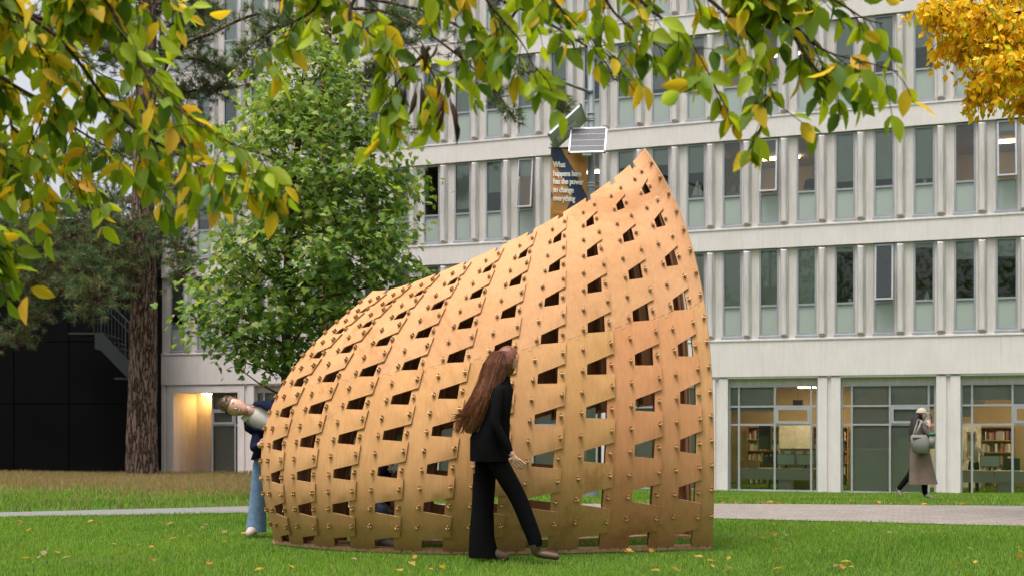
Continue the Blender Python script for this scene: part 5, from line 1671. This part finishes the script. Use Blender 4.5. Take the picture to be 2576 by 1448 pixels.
# --- far pedestrian with cap, long coat and shoulder bag
FY = 20.8
fx = (2314 - CX)*FY/FPX
fz = gz(fx, FY)
nodes = {
 'pelvis': ((0, 0, .90), .12), 'waist': ((.0, 0, 1.05), .10), 'chest': ((.0, 0, 1.22), .13), 'neckb': ((.0, 0, 1.34), .055), 'neck': ((.015, 0, 1.40), .045),
 'shn': ((-.01, -.15, 1.30), .058), 'eln': ((.10, -.20, 1.07), .046), 'wrn': ((.13, -.10, 1.27), .03),
 'shf': ((.0, .15, 1.30), .058), 'elf': ((.06, .2, 1.05), .046), 'wrf': ((.17, .18, .88), .03),
 'hn': ((.02, -.08, .86), .085), 'kn': ((.05, -.08, .48), .062), 'an': ((.06, -.08, .10), .05), 'ton': ((.20, -.08, .035), .032),
 'hf': ((-.02, .08, .86), .085), 'kf': ((-.12, .08, .47), .06), 'af': ((-.36, .08, .17), .045), 'tof': ((-.30, .08, .05), .034),
}
edges = [('pelvis','waist'),('waist','chest'),('chest','neckb'),('neckb','neck'),('chest','shn'),('shn','eln'),('eln','wrn'),('chest','shf'),('shf','elf'),('elf','wrf'),
 ('pelvis','hn'),('hn','kn'),('kn','an'),('an','ton'),('pelvis','hf'),('hf','kf'),('kf','af'),('af','tof')]
hand_nodes(nodes, edges, 'wrn', 'H', None, (.0, .1, 1), (1, 0, 0), (.2, .9, .2))
hand_nodes(nodes, edges, 'wrf', 'G', None, (.4, 0, -.9), (.8, 0, .4), (.3, -.6, -.4))
def rule(a, b):
    if b in ('ton', 'tof'): return 7
    if a[0] in 'HG' or b[0] in 'HG' or b == 'neck': return 0
    if a in ('kn', 'kf', 'hn', 'hf'): return 6
    return 5
fw, T, shp = person((fx, FY, fz), nodes, edges, 'pelvis', [M['jacket'], M['blackcloth'], M['shoe']], rule,
    ((.03, 0, 1.48), (.05, 0, 1), (1, -.15, -.08), .22), 'pedestrian in beige cap and long taupe coat near the building')
hb = hair_mesh(T, shp, lambda x, y, z: y < .2 or z > .5, lambda x, y, z: 1.08); hb.build('hair', M['hairdark'], fw, True)
lf = loft([((-.05, 0, 1.50), (.06, 0, 0), (0, .09, 0)), ((-.09, 0, 1.38), (.065, 0, 0), (0, .10, 0)), ((-.13, 0, 1.20), (.055, 0, 0), (0, .11, 0)), ((-.15, 0, 1.02), (.03, 0, 0), (0, .07, 0))], 18, .04); lf.build('long_hair', M['hairdark'], fw, True)
lf = loft([((.0, 0, 1.35), (.08, 0, 0), (0, .11, 0)), ((.0, 0, 1.28), (.13, 0, 0), (0, .18, 0)), ((.0, 0, 1.05), (.135, 0, 0), (0, .17, 0))], 22, .02); lf.build('jacket', M['jacket'], fw, True)
lf = loft([((.0, 0, 1.06), (.137, 0, 0), (0, .172, 0)), ((.0, 0, .85), (.165, 0, 0), (0, .19, 0)), ((.03, 0, .55), (.20, 0, 0), (0, .21, 0)), ((.05, 0, .28), (.245, 0, 0), (0, .23, 0))], 24, .035); lf.build('coat', M['taupe'], fw, True)
# cap: crown and peak
hb = hair_mesh(T, shp, lambda x, y, z: z > .22, lambda x, y, z: 1.16); hb.build('cap_crown', M['cap'], fw, True)
b = MB()
vs = []
for q in range(9):
    t = -1 + q/4
    vs += [tuple(T(t*.60, .62 - .35*t*t, .38)), tuple(T(t*.52, 1.30 - .55*t*t, .22))]
b.add(vs, [(2*q, 2*q+1, 2*q+3, 2*q+2) for q in range(8)])
o = b.build('cap_peak', M['cap'], fw, True); sm = o.modifiers.new('s', 'SOLIDIFY'); sm.thickness = .008
bag = empty('shoulder_bag', (fx - .06, FY - .24, fz + .82), 0, 'grey canvas shoulder bag carried by the pedestrian in the cap', 'bag')
lf = loft([((.0, 0, .0), (.11, 0, 0), (0, .05, 0)), ((.0, 0, .02), (.145, 0, 0), (0, .07, 0)), ((-.01, 0, .16), (.165, 0, 0), (0, .075, 0)), ((-.04, 0, .28), (.15, 0, 0), (0, .055, 0)), ((-.04, 0, .32), (.12, 0, 0), (0, .03, 0))], 18, .03); lf.build('bag_body', M['tote'], bag, True)
b = MB(); b.tube([(-.10, 0, .29), (-.05, .0, .42), (.03, .06, .56), (.0, .14, .585), (-.06, .09, .45), (-.14, 0, .29)], .018, 6); b.build('strap', M['tote'], bag, True)
b = MB(); b.obox((-.09, -.052, .26), (.07, 0, 0), (0, .006, 0), (0, 0, .012)); b.build('buckle', M['darkitem'], bag)
cup = empty('travel_cup', (fx + .12, FY - .26, fz + .90), 0, 'grey travel cup with green lid tucked in the shoulder bag', 'cup')
b = MB(); b.tube([(0, 0, 0), (0, 0, .22)], [.045, .055], 14); b.build('cup_body', M['tote'], cup, True)
b = MB(); b.tube([(0, 0, .22), (0, 0, .265), (0, 0, .275)], [.06, .06, .05], 14); b.build('lid', M['greenlid'], cup, True)
ph = empty('phone', (fx + .155, FY - .09, fz + 1.42), 0, 'small dark phone held to the face of the pedestrian in the cap', 'phone')
b = MB(); b.obox((0, 0, 0), (.006, 0, .01), (0, .035, 0), (-.01, 0, .07)); b.build('case', M['darkitem'], ph)
b = MB(); b.obox((-.0075, 0, .001), (.001, 0, 0), (0, .031, 0), (-.009, 0, .063)); b.build('screen', M['screen'], ph)

# --- someone crouching inside the shell, glimpsed through the slots
kx, ky = -1.16, 10.52
nodes = {'pelvis': ((-.22, 0, .34), .14), 'waist': ((-.15, 0, .50), .13), 'chest': ((-.03, 0, .62), .145), 'neckb': ((.08, 0, .69), .06), 'neck': ((.12, 0, .70), .05),
 'sn': ((0, -.16, .64), .06), 'en': ((.10, -.2, .42), .045), 'wn': ((.24, -.12, .32), .03), 'sf': ((0, .16, .64), .06), 'ef': ((.10, .2, .42), .045), 'wf': ((.24, .12, .32), .03),
 'hn': ((-.18, -.09, .32), .10), 'kn': ((.16, -.10, .36), .075), 'an': ((.02, -.10, .07), .055), 'tn': ((.17, -.10, .03), .035), 'hf': ((-.18, .09, .32), .10), 'kf': ((.16, .10, .36), .075), 'af': ((.02, .10, .07), .055), 'tf': ((.17, .10, .03), .035)}
edges = [('pelvis','waist'),('waist','chest'),('chest','neckb'),('neckb','neck'),('chest','sn'),('sn','en'),('en','wn'),('chest','sf'),('sf','ef'),('ef','wf'),('pelvis','hn'),('hn','kn'),('kn','an'),('an','tn'),('pelvis','hf'),('hf','kf'),('kf','af'),('af','tf')]
cr_p, T, shp = person((kx, ky, 0), nodes, edges, 'pelvis', [M['navyknit'], M['denim'], M['shoe']], lambda a, b: 7 if b in ('tn', 'tf') else (0 if b in ('neck', 'wn', 'wf') else (6 if a[0] in 'hk' or b in ('hn', 'hf') else 5)),
    ((.185, -.02, .685), (.75, -.1, .65), (.65, -.3, -.7), .22), 'person in navy crouching inside the plywood shell, seen through its slots')
hair_mesh(T, shp, lambda x, y, z: z > .1 or (y < .1 and z > -.5), lambda x, y, z: 1.1).build('head_scarf', M['backsheet'], cr_p, True)

# --- people indoors, behind the glass
def indoor(loc, h, top, hair, label, bend=0):
    k = h/1.7
    nodes = {'pelvis': ((0, 0, .92*k), .13*k), 'chest': ((bend*.25, 0, 1.25*k), .15*k), 'neckb': ((bend*.38, 0, 1.41*k), .06*k), 'neck': ((bend*.43, 0, 1.46*k), .05*k),
      'sa': ((bend*.3 - .17*k, 0, 1.36*k), .06*k), 'ea': ((bend*.3 - .24*k, -.1, 1.1*k), .045*k), 'wa': ((bend*.3 - .14*k, -.28, 1.0*k), .03*k),
      'sb': ((bend*.3 + .17*k, 0, 1.36*k), .06*k), 'eb': ((bend*.3 + .24*k, -.1, 1.1*k), .045*k), 'wb': ((bend*.3 + .14*k, -.28, 1.0*k), .03*k),
      'h1': ((-.09*k, 0, .86*k), .09*k), 'k1': ((-.1*k, 0, .48*k), .065*k), 'a1': ((-.1*k, 0, .08*k), .05*k), 'h2': ((.09*k, 0, .86*k), .09*k), 'k2': ((.1*k, 0, .48*k), .065*k), 'a2': ((.1*k, 0, .08*k), .05*k)}
    edges = [('pelvis','chest'),('chest','neckb'),('neckb','neck'),('chest','sa'),('sa','ea'),('ea','wa'),('chest','sb'),('sb','eb'),('eb','wb'),('pelvis','h1'),('h1','k1'),('k1','a1'),('pelvis','h2'),('h2','k2'),('k2','a2')]
    e, T, shp = person(loc, nodes, edges, 'pelvis', [M[top], M['blackcloth']], lambda a, b: 0 if b in ('neck', 'wa', 'wb') else (6 if a[0] in 'hk' or b[0] in 'hk' else 5),
        ((bend*.48, -.01, 1.585*k), (bend*.4, 0, 1), (-.5, -1, -.1), .23*k), label)
    hair_mesh(T, shp, lambda x, y, z: z > .45 or (y < .1 and z > -.4), lambda x, y, z: 1.1).build('hair', M[hair], e, True)
    return e
indoor(bw(14.5, 2.15, -1.0), 1.80, 'shirt', 'hairdark', 'dark-haired person in pale top indoors behind the right-edge glazing')
indoor(bw(13.95, 1.75, -1.0), 1.48, 'jacket', 'hairdark', 'shorter person in dark top indoors beside the last column')
indoor(bw(S0 + 2*PITCH + .30, .95, ROWS[1][0] - .0), 1.88, 'blackcloth', 'hairdark', 'person in black leaning behind an upper-storey window', .35)

# ------------------------------------------------------------------ fallen leaves
fr_ = random.Random(21)
LV = np.array([(0, 0, 0), (.30, .40, .09), (0, 1.0, .06), (-.30, .45, .12), (0, .5, .0), (.18, .75, .08), (-.18, .78, .1)])
LF = np.array([(0, 1, 4), (1, 5, 4), (5, 2, 4), (0, 4, 3), (3, 4, 6), (6, 4, 2)])
FM = {k: np_mesh('fallen_leaf', LV, LF, M[m], None, True) for k, m in (('yellow', 'fall_yellow'), ('orange', 'fall_orange'), ('brown', 'gr3'))}
def drop(x, y, c, s, where):
    o = bpy.data.objects.new('fallen_leaf', FM[c]); COL.objects.link(o)
    o.location = (x, y, gz(x, y) + (.032 if where != 'path edge' else .022))
    o.rotation_euler = (fr_.uniform(-.35, .45), fr_.uniform(-.4, .4), fr_.uniform(0, 6.28)); o.scale = (s, s, s)
    w = {'lawn': 'lying on the near lawn', 'path edge': 'lying along the edge of the path', 'foot': 'lying at the foot of the plywood shell'}[where]
    tag(o, f'{c} fallen leaf {w}', 'leaf', f'{c} fallen leaves {w}')
for _ in range(104):
    y = fr_.uniform(8.5, 13.2); x = fr_.uniform(-.43, .43)*y
    if 9.6 < y < 11.6 and -2.6 < x < 2.1: continue
    z = fr_.random(); drop(x, y, 'yellow' if z < .5 else ('orange' if z < .68 else 'brown'), fr_.uniform(.05, .105), 'lawn')
for _ in range(30):
    x = fr_.uniform(2.6, 6.2); n__, f__ = path_y(x); z = fr_.random()
    drop(x, float(f__) + fr_.uniform(-.06, .12), 'orange' if z < .6 else 'yellow', fr_.uniform(.06, .10), 'path edge')
for (x, y, c, s) in ((1580, 1384, 'yellow', .085), (1592, 1372, 'yellow', .08), (1628, 1386, 'orange', .075), (1638, 1384, 'yellow', .07), (1570, 1392, 'yellow', .06)):
    p = at(x, y, 10.05); drop(p.x, 9.9, c, s, 'foot')

# ------------------------------------------------------------------ unseen trees added behind the camera: window reflections, less low sky light
bl = random.Random(4)
P, A, N, S, I = [], [], [], [], []
tb = MB()
for (cx_, cy_, hh, rr) in ((-26, -12, 15, 6), (-15, -17, 17, 6.5), (-4, -20, 16, 6), (7, -18, 14, 6), (17, -15, 17, 6.5), (27, -9, 15, 6)):
    tb.tube([(cx_, cy_, -.2), (cx_ + .2, cy_, hh*.45), (cx_, cy_, hh*.85)], [.4, .3, .08], 8)
    for _ in range(3200):
        u = Vector((bl.gauss(0, 1), bl.gauss(0, 1), bl.gauss(0, 1))).normalized()*bl.random()**.4
        P.append((cx_ + u.x*rr, cy_ + u.y*rr, hh*.60 + u.z*hh*.42)); A.append((bl.gauss(0, 1), bl.gauss(0, 1), bl.gauss(-.3, .6))); N.append((bl.gauss(0, 1), bl.gauss(0, 1), bl.gauss(.6, .6))); S.append(bl.uniform(.28, .5)); I.append(0 if bl.random() < .6 else 1)
P, A, N, S, I = map(np.array, (P, A, N, S, I))
Fm = rot_frames(A, N)
V = np.einsum('nij,nkj->nki', Fm, SMALL_V[None]*S[:, None, None]) + P[:, None, :]
F = (SMALL_F[None] + (np.arange(len(P))*len(SMALL_V))[:, None, None]).reshape(-1, 3)
nb_ = len(V.reshape(-1, 3))
fq = [tuple(f) for f in F.tolist()] + [tuple(nb_ + i for i in f) for f in tb.f]
me = bpy.data.meshes.new('tree_belt'); me.from_pydata(V.reshape(-1, 3).tolist() + tb.v, [], fq)
for m in (M['mp_green'], M['mp_deep'], M['bark2']): me.materials.append(m)
me.polygons.foreach_set('material_index', np.concatenate([np.repeat(I, len(SMALL_F)), np.full(len(tb.f), 2)]).astype(np.int32))
belt = link('tree_belt', me)
tag(belt, 'unseen belt of trees behind the camera, mirrored in the window glass', 'trees', kind='stuff')
